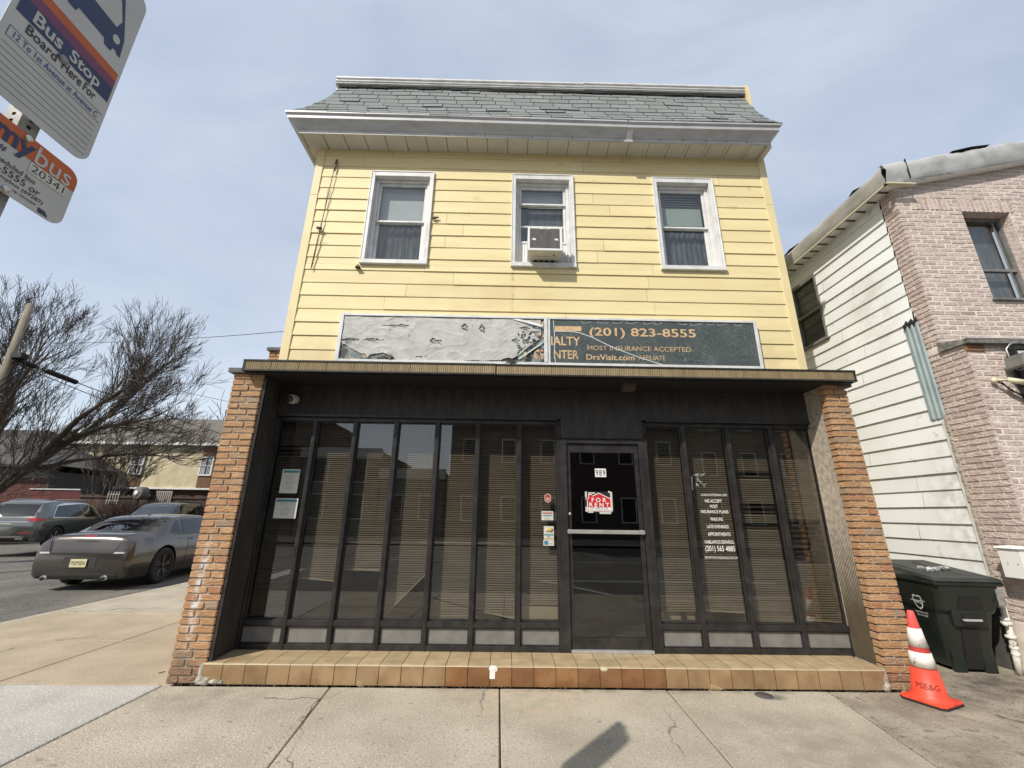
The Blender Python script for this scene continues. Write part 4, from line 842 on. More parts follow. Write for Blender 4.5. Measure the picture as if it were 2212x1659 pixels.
# inner reveals of the window opening
mb.box(WH[0]-.006, WH[0]+.004, YU+.012, YU+.2, WH[2], WH[3]-.004, PBRK); mb.box(WH[1]-.004, WH[1]+.006, YU+.012, YU+.2, WH[2], WH[3]-.004, PBRK); mb.box(WH[0]-.006, WH[1]+.006, YU+.012, YU+.2, WH[3]-.004, WH[3]+.006, PBRK)
mb.build('brick_front', pk)
mb = MB(); SLATE = mat('dark_ledge', (.13, .13, .12), (.28, .27, .25), rough=.8, scale=12, lo=.45, hi=.7)
mb.hexa([(5.38, YLo-.06, 3.50), (9.6, YLo-.06, 3.49), (9.6, YU+.01, 3.50), (5.38, YU+.01, 3.51)], [(5.38, YLo-.06, 3.545), (9.6, YLo-.06, 3.535), (9.6, YU+.01, 3.62), (5.38, YU+.01, 3.63)], SLATE)
mb.box(5.36, 9.6, YLo-.075, YLo-.045, 3.555, 3.563, WTRIM)
mb.box(5.40, 5.62, YLo-.012, YLo, 3.42, 3.495, mat('bare_wood', (.25, .13, .06), (.16, .08, .04), rough=.9, scale=9))
mb.build('ledge', pk)
# side window
def side_pane(mb, m, x0, x1, y0, y1, z0, z1): mb.box(x0, x1, y0, y1, z0, z1, m)
FR = mat('dull_metal_frame', (.25, .25, .24), (.18, .18, .17), rough=.5, metal=.3, scale=8)
mb = MB()
for (a, b, c, d) in ((6.40, 6.435, 4.43, 5.67), (6.995, 7.03, 4.43, 5.67), (6.435, 6.995, 4.43, 4.47), (6.435, 6.995, 5.61, 5.67), (6.435, 6.995, 5.0, 5.04)): mb.box(XS-.03, XS+.06, a, b, c, d, FR)
mb.box(XS-.05, XS, 6.37, 7.06, 4.415, 4.428, FR)
wn = mb.build('window', pk); g = MB(); g.box(XS+.02, XS+.024, 6.435, 6.995, 4.47, 5.61, GLASS); g.build('pane', wn); g = MB(); g.box(XS+.10, XS+.104, 6.4, 7.03, 4.43, 5.67, DARKIN); g.build('curtain', wn)
mb = MB(); frame4(mb, WH[0], WH[1], WH[2], WH[3], .035, .035, .04, .05, YU+.13, YU+.2, FR); mb.box(WH[0]+.035, WH[1]-.035, YU+.135, YU+.18, 4.77, 4.81, FR); mb.box(WH[0]-.03, WH[1]+.03, YU-.03, YU+.1, WH[2]-.025, WH[2], SLATE)
mb.box(WH[1]-.14, WH[1]-.125, YU+.13, YU+.14, 4.31, 5.6, FR)
wn = mb.build('window', pk); g = MB(); g.box(WH[0]+.03, WH[1]-.03, YU+.16, YU+.164, WH[2]+.03, WH[3]-.04, GLASS); g.build('pane', wn); g = MB(); g.box(WH[0], WH[1], YU+.27, YU+.275, WH[2], WH[3], LACE); g.build('curtain', wn)
# eave and rake, dented sheet metal
def band(mb, path, n, prof, m, amp=.012, sd=0):
    """sheet of metal following path; prof gives (outward, up) offsets; outward vector per path end"""
    (p0, o0), (p1, o1) = path; vs = []
    for i in range(n+1):
        t = i/n; p = Vector(p0).lerp(Vector(p1), t); o = Vector(o0).lerp(Vector(o1), t)
        for j, (a, b) in enumerate(prof):
            k = amp*(mno.noise(Vector((t*n*.21+sd, j*.8, sd)))+.5*mno.noise(Vector((t*n*.8+sd, j*1.6, sd+3)))); vs.append(p+o*(a+k)+Z*(b+k*.8))
    q = len(prof); mb.add(vs, [(i*q+j, (i+1)*q+j, (i+1)*q+j+1, i*q+j+1) for i in range(n) for j in range(q-1)], m, True)
RP = [(0, -.01), (.02, .02), (.03, .09), (.05, .18), (.045, .26), (.02, .31), (-.05, .33)]
mb = MB(); RAKE = mat('dented_eave_metal', (.50, .50, .48), (.36, .36, .34), rough=.45, scale=3.5, metal=.2, lo=.42, hi=.62); EAVE = mat('weathered_eave_metal', (.40, .385, .35), (.26, .25, .22), rough=.6, scale=6, stretch=(3, .4, 1), lo=.4, hi=.65)
band(mb, (((5.23, 4.64, 5.965), (0, -1, 0)), ((9.6, 4.64, 6.98), (0, -1, 0))), 60, [(a, b*1.02) for a, b in RP], RAKE, .022, 3)
mb.box(5.55, 5.556, 4.58, 4.6, 6.04, 6.37, BLACK)
band(mb, (((5.235, 4.62, 5.965), (-1, 0, 0)), ((5.235, 12, 5.965), (-1, 0, 0))), 60, [(a*.8, b*.9) for a, b in RP], EAVE, .012, 9)
mb.add([(5.235, 4.64, 5.965), (5.19, 4.59, 6.25), (5.235, 4.66, 6.26)], [(0, 1, 2)], BLACK)
mb.build('eave', pk)
mb = MB(); x = 0
mb.box(5.225, 5.43, 4.70, 12, 5.99, 6.0, WSID); y = 4.8
while y < 12: mb.box(5.23, 5.428, y, y+.03, 5.978, 5.989, mat('soffit_gap', (.10, .09, .10), rough=.9)); mb.box(5.23, 5.428, y+.03, y+.16, 5.982, 5.99, WSID); y += .2
mb.box(5.215, 5.245, 4.62, 12, 5.955, 5.975, CREAM); mb.box(5.215, 5.62, 4.60, 4.66, 5.955, 5.975, CREAM)
mb.prism([(5.43, 4.64, 6.0), (9.6, 4.64, 6.97), (9.6, 4.76, 6.97), (5.43, 4.76, 6.0)], (0, 0, .01), WSID)
mb.build('soffit', pk)
mb = MB(); vs = []
for i in range(13):
    t = i/12; vs += [(5.24+4.36*t, 4.66, 6.255+1.02*t+.012*math.sin(i*2)), (5.24+4.36*t, 12, 6.20+.12*t)]
mb.add(vs, [(2*i, 2*i+2, 2*i+3, 2*i+1) for i in range(12)], TARP)
for a, b in ((5.0, 5.2), (6.35, 6.8)): mb.poly([(5.21, a, 6.245), (5.20, (a+b)/2, 6.272), (5.21, b, 6.245), (5.3, b, 6.30), (5.3, a, 6.30)], TARP)
mb.poly([(6.3, 4.60, 6.55), (6.6, 4.59, 6.63), (6.9, 4.60, 6.69), (6.9, 4.8, 6.69), (6.3, 4.8, 6.55)], TARP)
mb.build('roof', pk)
mb = MB(); FL = mat('blue_grey_flashing', (.36, .44, .46), (.29, .36, .38), rough=.45, scale=4, metal=.15); n = 12; pts = []
for i in range(n+1): pts.append((5.41-.009*(1 if i % 4 in (1, 2) else 0)-.006, 4.925+.2*i/n))
for a, b in zip(pts, pts[1:]): mb.poly([(a[0], a[1], 2.71), (b[0], b[1], 2.725), (b[0]-.0, b[1]-.0, 4.05), (a[0], a[1], 4.05)], FL)
for i in range(9): lump(mb, (5.395, 4.93+.022*i, 4.045-.02*(i % 3)), .018, BLACK, 60+i, n=6, sq=(.5, 1, 2.1))
mb.build('flashing', pk)
mb = MB(); mb.box(5.395, 5.425, 4.955, 4.985, .75, 2.70, WTRIM); z = .72; rn = random.Random(77)
while z < 2.7: h = rn.uniform(.02, .07); mb.box(5.385+rn.uniform(0, .01), 5.42, 4.93+rn.uniform(-.006, .004), 4.955, z, z+h, mat('crumbled_mortar', (.46, .43, .36), (.30, .26, .20), rough=.95, scale=14)); z += h+.004
mb.build('corner_post', pk)
DP = mat('chipped_white_pipe', (.66, .64, .58), (.20, .16, .12), rough=.7, scale=18, lo=.58, hi=.66)
g = MB(); g.tube([(5.335, 4.90, 0), (5.335, 4.89, .14), (5.345, 4.885, .34), (5.35, 4.885, .75)], [.03, .03, .029, .028], 12, DP)
for z, r in ((.17, .037), (.23, .036), (.33, .045), (.46, .046), (.50, .04), (.62, .037)): g.lathe((5.342, 4.888, z), (0, 0, 1), [(r*.9, 0), (r, .006), (r, .026), (r*.9, .032)], 14, DP)
g.tube([(5.342, 4.888, .345), (5.33, 4.84, .35)], .02, 10, DP); g.lathe((5.30, 4.86, .475), (-1, -.6, 0), [(.022, 0), (.024, .02), (.018, .03)], 10, DP)
solo(g, 'vent_pipe', 'chipped white painted standpipe at the foot of the pink brick corner', 'pipe', (5.335, 4.9, 0))
g = MB(); g.box(5.26, 5.395, 4.49, 4.69, .95, 1.235, WHITE); g.hexa([(5.24, 4.47, 1.235), (5.40, 4.47, 1.235), (5.40, 4.71, 1.235), (5.24, 4.71, 1.235)], [(5.25, 4.48, 1.25), (5.40, 4.48, 1.265), (5.40, 4.70, 1.265), (5.25, 4.70, 1.25)], WHITE)
for y in (4.53, 4.62): g.box(5.257, 5.26, y, y+.008, 1.08, 1.095, BLACK)
solo(g, 'wall_cabinet', 'white metal cabinet on the pink brick return above the pipe', 'cabinet', (5.35, 4.6, .95), bevel=.004)
lb = thing('wall_sign', 'white boxed sign in a black frame on the pink brick, cut off by the frame', 'sign', (6.4, 4.45, 2.85))
g = MB(); g.box(5.88, 7.3, 4.40, 4.46, 2.86, 3.40, mat('sign_face', (.62, .66, .66), (.55, .59, .59), rough=.4, scale=3)); g.build('face', lb)
g = MB(); frame4(g, 5.85, 7.33, 2.83, 3.43, .03, .03, .03, .02, 4.385, 4.465, BLACK); g.build('frame', lb)
g = MB(); g.tube([(6.00, 4.396, 3.245), (6.05, 4.396, 3.215)], .008, 6, INK); g.build('mark', lb)
g = MB(); g.tube([(6.06, 4.396, 3.11), (6.08, 4.396, 3.085)], .008, 6, INK); g.build('mark', lb)
fl_ = thing('flood_light', 'grey metal floodlight on the pink brick wall beside the white sign', 'flood light', (5.80, 4.40, 3.2)); GM = mat('grey_cast', (.20, .20, .19), (.14, .14, .13), rough=.5, scale=12)
g = MB(); g.hexa([(5.74, 4.20, 3.22), (5.90, 4.20, 3.20), (5.90, 4.42, 3.20), (5.74, 4.42, 3.22)], [(5.72, 4.20, 3.29), (5.88, 4.20, 3.31), (5.86, 4.42, 3.31), (5.74, 4.42, 3.29)], GM); g.build('housing', fl_, bevel=.01)
g = MB(); g.hexa([(5.70, 4.24, 3.17), (5.72, 4.20, 3.15), (5.74, 4.42, 3.15), (5.72, 4.42, 3.17)], [(5.71, 4.22, 3.30), (5.73, 4.20, 3.30), (5.75, 4.42, 3.30), (5.73, 4.42, 3.30)], GM); g.tube([(5.72, 4.24, 3.2), (5.76, 4.3, 3.14), (5.82, 4.38, 3.15), (5.84, 4.44, 3.2)], .008, 6, GM); g.build('shield', fl_)
g = MB(); g.tube([(5.83, 4.43, 3.2), (5.80, 4.42, 3.42), (5.86, 4.42, 3.48), (5.92, 4.42, 3.50)], .008, 6, ALU); g.tube([(5.90, 4.42, 3.50), (5.98, 4.42, 3.50)], .018, 8, GM); g.tube([(5.83, 4.43, 3.15), (5.86, 4.42, 2.95), (5.90, 4.42, 2.84)], .008, 6, BLACK); g.build('conduit', fl_)
sc = thing('bullet_camera', 'cream bullet camera with tangled cables below the floodlight on the pink brick', 'security camera', (5.6, 4.46, 3.02)); CR2 = mat('cream_plastic', (.62, .58, .40), rough=.4)
g = MB(); g.lathe((5.575, 4.465, 3.045), (.1, -1, 0), [(.035, 0), (.034, .02), (.02, .035)], 16, CR2); g.tube([(5.58, 4.44, 3.045), (5.64, 4.38, 3.03)], .012, 8, CR2); g.build('mount', sc)
g = MB(); g.tube([(5.65, 4.39, 3.035), (5.77, 4.33, 2.985)], [.028, .030], 14, CR2); g.build('body', sc); g = MB(); g.tube([(5.77, 4.33, 2.985), (5.778, 4.326, 2.982)], .031, 14, BLACK); g.build('lens_cap', sc)
g = MB(); rn = random.Random(6)
for i in range(7): g.tube([(5.58+rn.uniform(-.01, .03), 4.455, 3.02), (5.62+rn.uniform(-.02, .04), 4.44, 2.985+rn.uniform(-.02, .05)), (5.70, 4.44, 2.94+rn.uniform(-.02, .02)), (5.80, 4.44, 2.88+rn.uniform(-.015, .015)), (5.88, 4.44, 2.84)], .0035, 5, BLACK)
g.build('cable', sc)
# ================================================================== PAVEMENT THINGS
def cone():
    t = thing('traffic_cone', 'orange traffic cone with two dirty white bands beside the right brick pier', 'traffic cone', (3.745, 4.225, 0), R(23))
    ORG = mat('cone_orange', (.78, .075, .03), (.62, .055, .03), rough=.5, scale=9, speck=[(11, .70, (.16, .05, .04))]); CW = mat('cone_white', (.72, .70, .64), (.45, .42, .36), rough=.6, scale=14, lo=.55, hi=.72, speck=[(30, .68, (.12, .10, .09))]); PNK = mat('cone_pink', (.80, .10, .10), (.7, .08, .07), rough=.5, scale=8)
    r = lambda z: .126-.100*(z-.035)/.665
    g = MB(); g.lathe((0, 0, 0), (0, 0, 1), [(.165, .030), (.150, .036), (.140, .045), (r(.07), .07), (r(.262), .262)], 32, ORG); g.lathe((0, 0, 0), (0, 0, 1), [(r(.262), .262), (r(.70), .70), (r(.70)*.8, .712)], 32, PNK); g.build('body', t, local=True)
    g = MB(); g.lathe((0, 0, 0), (0, 0, 1), [(r(.27)+.003, .27), (r(.385)+.003, .385)], 32, CW); g.build('band', t, local=True)
    g = MB(); g.lathe((0, 0, 0), (0, 0, 1), [(r(.425)+.003, .425), (r(.572)+.003, .572)], 32, CW); g.build('band', t, local=True)
    g = MB(); h = .165; c = .03; oc = [(-h+c, -h), (h-c, -h), (h, -h+c), (h, h-c), (h-c, h), (-h+c, h), (-h, h-c), (-h, -h+c)]
    g.prism([(a, b, .003) for a, b in oc], (0, 0, .012), BLACK); g.prism([(a*.985, b*.985, .0152) for a, b in oc], (0, 0, .018), ORG); g.build('base', t, local=True, bevel=.004)
    g = MB(); s = 'SE&G'; tot = 1.15; n = len(s)   # stencil wrapped round the cone
    tv, tf = text_geo('PSE&G', .02); x0 = min(v[0] for v in tv); x1 = max(v[0] for v in tv); y1 = max(v[1] for v in tv)
    vs = []
    for a, b in tv:
        u = (a-x0)/(x1-x0); z = .115+.042*b/y1; an = R(-90-23-86)+R(85)*u+R(0); rr = r(z)+.0015; vs.append((rr*math.cos(an), rr*math.sin(an), z))
    g.add(vs, tf, mat('stencil_dark', (.25, .035, .02), rough=.7)); g.build('lettering', t, local=True)
cone()
def wheelie(name, label, x, y, rz, logo=True):
    t = thing(name, label, 'rubbish bin', (x, y, 0), rz)
    BIN = mat('bin_green_black', (.011, .016, .013), (.02, .026, .022), rough=.42, scale=3, bump=.15, bscale=180, bdist=.001); LID = mat('bin_lid', (.018, .021, .020), (.035, .038, .036), rough=.5, scale=6)
    # local: front (away from handle) faces -y ; body tapers down
    g = MB()
    def ring(z, w, f, b): c = .05; return [(-w+c, f, z), (w-c, f, z), (w, f+c, z), (w, b-c, z), (w-c, b, z), (-w+c, b, z), (-w, b-c, z), (-w, f+c, z)]
    rs_ = [ring(.03, .215, .03, .50), ring(.10, .225, .015, .52), ring(.55, .285, -.06, .62), ring(.60, .305, -.10, .64), ring(.80, .33, -.15, .68), ring(.86, .335, -.155, .69)]
    vs = [p for r_ in rs_ for p in r_]; fs = [(i*8+k, i*8+(k+1) % 8, (i+1)*8+(k+1) % 8, (i+1)*8+k) for i in range(len(rs_)-1) for k in range(8)]+[tuple(range(7, -1, -1)), tuple(range(40, 48))]
    g.add(vs, fs, BIN)
    g.box(-.21, -.09, .0, .05, .0, .45, BIN); g.box(.09, .21, .0, .05, .0, .45, BIN)
    g.hexa([(-.17, -.075, .44), (.17, -.075, .44), (.17, .0, .44), (-.17, .0, .44)], [(-.19, -.10, .60), (.19, -.10, .60), (.19, .0, .60), (-.19, .0, .60)], BIN)
    g.box(-.35, .35, -.17, .70, .845, .885, BIN)
    g.build('body', t, local=True, bevel=.012, seg=2)
    g = MB(); g.hexa([(-.355, -.185, .887), (.355, -.185, .887), (.355, .74, .985), (-.355, .74, .985)], [(-.33, -.15, .925), (.33, -.15, .925), (.33, .72, 1.025), (-.33, .72, 1.025)], LID)
    g.hexa([(-.29, -.10, .928), (-.02, -.10, .928), (-.02, .6, .998), (-.29, .6, .998)], [(-.25, -.03, .950), (-.06, -.03, .950), (-.06, .55, 1.015), (-.25, .55, 1.015)], LID); g.hexa([(.02, -.10, .928), (.29, -.10, .928), (.29, .6, .998), (.02, .6, .998)], [(.06, -.03, .950), (.25, -.03, .950), (.25, .55, 1.015), (.06, .55, 1.015)], LID)
    g.build('lid', t, local=True, bevel=.008, seg=2)
    g = MB(); g.hexa([(-.13, -.112, .62), (.13, -.112, .62), (.13, -.08, .62), (-.13, -.08, .62)], [(-.10, -.143, .735), (.10, -.143, .735), (.10, -.10, .735), (-.10, -.10, .735)], BLACK); g.box(-.085, .085, -.101, -.09, .47, .565, BLACK); g.hexa([(-.085, .016, .03), (.085, .016, .03), (.085, .05, .03), (-.085, .05, .03)], [(-.085, -.046, .42), (.085, -.046, .42), (.085, .03, .42), (-.085, .03, .42)], BLACK); g.box(-.09, .09, -.108, -.088, .50, .52, GUT); g.build('painted_pocket_and_bar', t, local=True)  # black plates paint the dark of the front recesses; the grey bar is real
    g = MB(); g.tube([(-.3, .78, .95), (.3, .78, .95)], .016, 10, LID); g.box(-.31, -.27, .66, .79, .92, .98, LID); g.box(.27, .31, .66, .79, .92, .98, LID); g.build('handle', t, local=True)
    for s in (-1, 1): g = MB(); g.lathe((s*.26, .56, .13), (s, 0, 0), [(.13, 0), (.13, .05), (.05, .055)], 20, BLACK); g.build('wheel', t, local=True)
    if logo:
        g = MB(); P = lambda a, b: Vector((-.318-.0, .10, .60))+Vector((-.034*(b+.1)/.3-.006, -a, b))   # left flank, slightly leaning
        sh = [(.055, .10), (.03, .115), (0, .105), (-.03, .115), (-.055, .10), (-.06, .04), (-.04, -.01), (0, -.035), (.04, -.01), (.06, .04)]
        for k, m, o in ((1, mat('logo_white', (.55, .57, .58), rough=.6), 0), (.78, BIN, -.0012)):
            g.poly([P(a*k, .05+(b-.05)*k)+Vector((o-.006, 0, 0)) for a, b in sh], m)
        text(g, 'IWS', P(-.043, .025)+Vector((-.0095, 0, 0)), -Y, Z+Vector((-.11, 0, 0)), .086, .035, MC['logo_white'], .03)
        g.poly([P(.09, .055)+Vector((-.008, 0, 0)), P(-.09, .05)+Vector((-.008, 0, 0)), P(-.09, .058)+Vector((-.008, 0, 0)), P(.09, .062)+Vector((-.008, 0, 0))], MC['logo_white'])
        text(g, '1-800-DIAL-IWS', P(-.08, -.07)+Vector((-.008, 0, 0)), -Y, Z+Vector((-.11, 0, 0)), .16, .018, MC['logo_white'], .02); text(g, '201-342-5487', P(-.07, -.10)+Vector((-.008, 0, 0)), -Y, Z+Vector((-.11, 0, 0)), .14, .018, MC['logo_white'], .02)
        g.build('lettering', t, local=True)
        g = MB(); g.box(.26, .33, -.155, -.148, .66, .82, mat('grey_label', (.30, .30, .30), (.18, .18, .18), rough=.6, scale=20)); g.build('label_plate', t, local=True)
    return t
wheelie('wheelie_bin', 'large dark green wheeled bin with a white shield logo beside the right brick pier', 4.935, 4.93, R(-4))
wheelie('wheelie_bin', 'second dark wheeled bin standing deeper in the passage, almost hidden behind the pier', 4.55, 6.05, R(10), logo=False)
g = MB(); rn = random.Random(12)
for i in range(9): lump(g, (4.98+rn.uniform(-.16, .16), 5.08+rn.uniform(-.12, .12), .965+rn.uniform(0, .03)), rn.uniform(.03, .06), mat('clear_film', (.45, .46, .46), (.10, .11, .11), rough=.15, scale=26, lo=.42, hi=.55, spec=1), 100+i, n=7, sq=(1.3, 1.1, .5))
solo(g, 'plastic_film', 'crumpled clear plastic film lying on the bin lid', 'plastic film', (4.98, 5.08, .95))
for i, (x, y, l, a) in enumerate(((-3.22, 4.72, .12, .3), (-3.18, 4.98, .14, .1), (-3.30, 4.70, .05, .9))):
    g = MB(); g.tube([(x, y, .006), (x+l*math.cos(a), y+l*math.sin(a), .008)], .004, 5, mat('dry_stick', (.05, .035, .025), rough=.9))
    solo(g, 'twig', ('thin dark twig', 'longest dark twig', 'shortest dark twig')[i]+' on the pavement at the foot of the left brick pier', 'twig', (x, y, 0))
g = MB(); g.lathe((2.33, 4.32, .0005), (0, 0, 1), [(.075, 0), (.075, .002)], 20, mat('iron_cover', (.06, .058, .055), (.09, .085, .08), rough=.8, scale=40)); g.data = None if False else None
solo(g, 'iron_cover', 'small round dark cover set in the pavement in front of the step', 'cover', (2.33, 4.32, 0))
# ================================================================== BUS STOP
GALV = mat('galvanised_post', (.34, .34, .33), (.22, .22, .21), rough=.6, metal=.35, scale=14, lo=.35, hi=.65)
post = thing('bus_stop_post', 'perforated square steel post carrying two bus signs, at the left edge', 'sign post', (-1.475, .99, 0))
g = MB(); x0, x1, y0, y1 = -1.500, -1.450, .965, 1.015
def perf(g, P, w, z0, z1):
    z = z0; hw = .0055
    while z < z1:
        z2 = z+.0254; c = w/2; m = (z+z2)/2
        for (p, q, r_, s_) in rect_minus((0, w, z, z2), [(c-hw, c+hw, m-hw, m+hw)]): g.poly([P(p, r_), P(q, r_), P(q, s_), P(p, s_)], GALV)
        z = z2
W_ = .05
perf(g, lambda a, z: (x1, y0+a, z), W_, 0, 3.45); perf(g, lambda a, z: (x0+a, y0, z), W_, 0, 3.45)
g.box(x0+.004, x1-.004, y0+.004, y1-.004, 0, 3.44, BLACK); g.poly([(x0, y0, 0), (x0, y1, 0), (x0, y1, 3.45), (x0, y0, 3.45)], GALV); g.poly([(x0, y1, 0), (x1, y1, 0), (x1, y1, 3.45), (x0, y1, 3.45)], GALV); g.poly([(x0, y0, 3.45), (x1, y0, 3.45), (x1, y1, 3.45), (x0, y1, 3.45)], GALV)
g.build('tube', post)
SX = -1.43; SF = mat('sign_sheeting', (.50, .51, .50), (.45, .46, .455), rough=.55, scale=5, speck=[(3, .72, (.56, .56, .54))])
NAVY = mat('sign_navy', (.02, .035, .10), (.028, .045, .12), rough=.5, scale=6); PUR = mat('sign_purple', (.16, .045, .11), rough=.5); ORA = mat('sign_orange', (.50, .11, .025), (.44, .09, .025), rough=.5, scale=8); GN = mat('sign_line', (.08, .08, .10), rough=.6)
def rrect(y0, y1, z0, z1, r, x, n=6):
    o = []
    for cy_, cz_, a0 in ((y1-r, z0+r, -90), (y1-r, z1-r, 0), (y0+r, z1-r, 90), (y0+r, z0+r, 180)):
        for i in range(n+1): a = R(a0+90*i/n); o.append((x, cy_+r*math.cos(a), cz_+r*math.sin(a)))
    return o
zz = lambda z: HC+1.43*(z-HC)
bs = thing('bus_stop_sign', 'tall white bus stop sign with a bus pictogram over navy, purple and orange bands', 'sign', (SX, .985, 2.6))
Y0, Y1, ZB, ZT2 = .832, 1.143, 2.615, 3.40
g = MB(); g.prism(rrect(Y0, Y1, ZB, ZT2, .045, SX-.003), (.003, 0, 0), SF); g.build('panel', bs, bevel=.0006)
xf = SX+.0006
def yb(g, a, b, c, d, m, k=0): g.box(xf+k*.0006, xf+k*.0006+.0004, a, b, c, d, m)
g = MB(); b0, b1 = .846, 1.133
yb(g, b0, b1, zz(2.472), zz(2.516), NAVY); yb(g, b0, b1, zz(2.5162), zz(2.541), PUR); yb(g, b0, b1, zz(2.5412), zz(2.565), ORA)
g.build('band', bs)
g = MB()   # bus pictogram
z0 = zz(2.60)
def yp(pts, m, k=0): g.poly([(xf+.0004+k*.0005, a, b) for a, b in pts], m)
bl, br_, bt = .875, 1.118, z0+.26
yp([(bl, z0+.02), (1.055, z0+.02), (1.06, z0+.0), (1.085, z0+.0), (1.088, z0+.02), (1.10, z0+.02), (1.104, z0+.012), (1.118, z0+.012), (1.112, z0+.09), (1.098, z0+.14), (1.07, z0+.235), (1.05, bt), (bl, bt)], NAVY)
yp([(.93, z0+.02), (.935, z0), (.96, z0), (.965, z0+.02)], NAVY)
yp([(.885, z0+.105), (1.075, z0+.105), (1.085, z0+.145), (1.06, z0+.215), (.885, z0+.215)], SF, 1)
for cy_, cz_ in ((.945, z0+.062), (1.088, z0+.062)): yp([(cy_+.013*math.cos(R(a)), cz_+.017*math.sin(R(a))) for a in range(0, 360, 24)], SF, 1)
yp([(.89, z0+.228), (1.03, z0+.228), (1.035, z0+.242), (.89, z0+.242)], SF, 1)
g.build('pictogram', bs)
def tb(par, *q): g = MB(); text(g, *q); g.build('lettering', par)
tx = xf+.0012; P3 = lambda y, z: (tx, y, z)
tb(bs, 'Bus', P3(.885, zz(2.4795)), Y, Z, .082, .047, SF, .02); tb(bs, 'Stop', P3(.992, zz(2.4795)-.011), Y, Z, .10, .058, SF, .02)
tb(bs, 'Board', P3(.882, zz(2.4445)), Y, Z, .086, .034, INK, .012); tb(bs, 'Here', P3(.985, zz(2.4445)), Y, Z, .062, .034, INK, .012); tb(bs, 'For', P3(1.055, zz(2.4445)), Y, Z, .04, .034, INK, .012)
g = MB(); yb(g, .850, 1.133, zz(2.4310), zz(2.4320), GN); yb(g, .850, 1.133, zz(2.4055), zz(2.4065), GN); yb(g, .850, .8515, zz(2.4055), zz(2.432), GN); g.build('route_box', bs)
tb(bs, '12 To 1st Avenue at Avenue C', P3(.865, zz(2.4115)), Y, Z, .255, .022, mat('violet_ink', (.08, .07, .26), rough=.6), .006)
tb(bs, 'NJ TRANSIT', P3(.93, ZT2-.058), Y, Z, .16, .026, INK, .015)
for i in range(7): g = MB() if i == 0 else g; yb(g, .850, 1.127, zz(2.389-.0142*i), zz(2.3898-.0142*i), GN)
g.build('ruled_line', bs)
g = MB(); g.lathe((xf, .982, zz(2.4665)), (1, 0, 0), [(.014, 0), (.014, .004), (.009, .008)], 14, GALV); g.build('bolt', bs)
ms = thing('route_sign', 'small white and orange stop-number sign below the big bus sign', 'sign', (SX, .98, 2.37))
ya, yb_, za, zb_ = .835, 1.140, zz(2.108), zz(2.252)
g = MB(); g.prism(rrect(ya, yb_, za, zb_, .036, SX-.003), (.003, 0, 0), SF); g.build('panel', ms, bevel=.0006)
g = MB(); zo = zz(2.205); g.poly([p for p in rrect(ya+.0005, yb_-.0005, za, zb_-.0005, .036, xf) if p[2] > zo]+[(xf, ya+.0005, zo), (xf, yb_-.0005, zo)] if False else [(xf, yb_-.0005, zo)]+[p for p in rrect(ya+.0005, yb_-.0005, za, zb_-.0005, .036, xf) if p[2] > zo]+[(xf, ya+.0005, zo)], ORA); g.build('band', ms)
tb(ms, 'my', P3(.912, zo-.019), Y, Z, .10, .062, NAVY, .03); tb(ms, 'bus', P3(1.016, zo+.001), Y, Z, .104, .058, SF, .006)
tb(ms, 'Stop #', P3(.865, zo-.036), Y, Z, .088, .026, NAVY, .004); tb(ms, 'for next scheduled bus', P3(.85, zo-.062), Y, Z, .19, .016, INK, .006); tb(ms, '973-275-5555 or', P3(.85, zo-.088), Y, Z, .21, .021, INK, .004); tb(ms, 'text stop # to mybus (69287)', P3(.85, zo-.108), Y, Z, .225, .015, INK, .006)
tb(ms, 'NJ TRANSIT', P3(1.00, zo-.122), Y, Z, .062, .008, NAVY, .02); g = MB(); g.poly([P3(1.068, zo-.118), P3(1.072, zo-.132), P3(1.10, zo-.132), P3(1.088, zo-.118)], NAVY)
g.build('logo_mark', ms)
g = MB(); g.box(xf+.0006, xf+.001, 1.012, 1.118, zo-.036, zo-.002, PAPER); text(g, '20341', (xf+.0014, 1.018, zo-.030), Y, Z, .094, .024, INK, .0); g.build('number_strip', ms)
for i, (yy, z_) in enumerate(((.985, zb_-.012), (.985, za+.012))): g = MB(); g.lathe((xf, yy, z_), (1, 0, 0), [(.010, 0), (.010, .004), (.006, .007)], 12, ALU); g.build('bolt', ms)
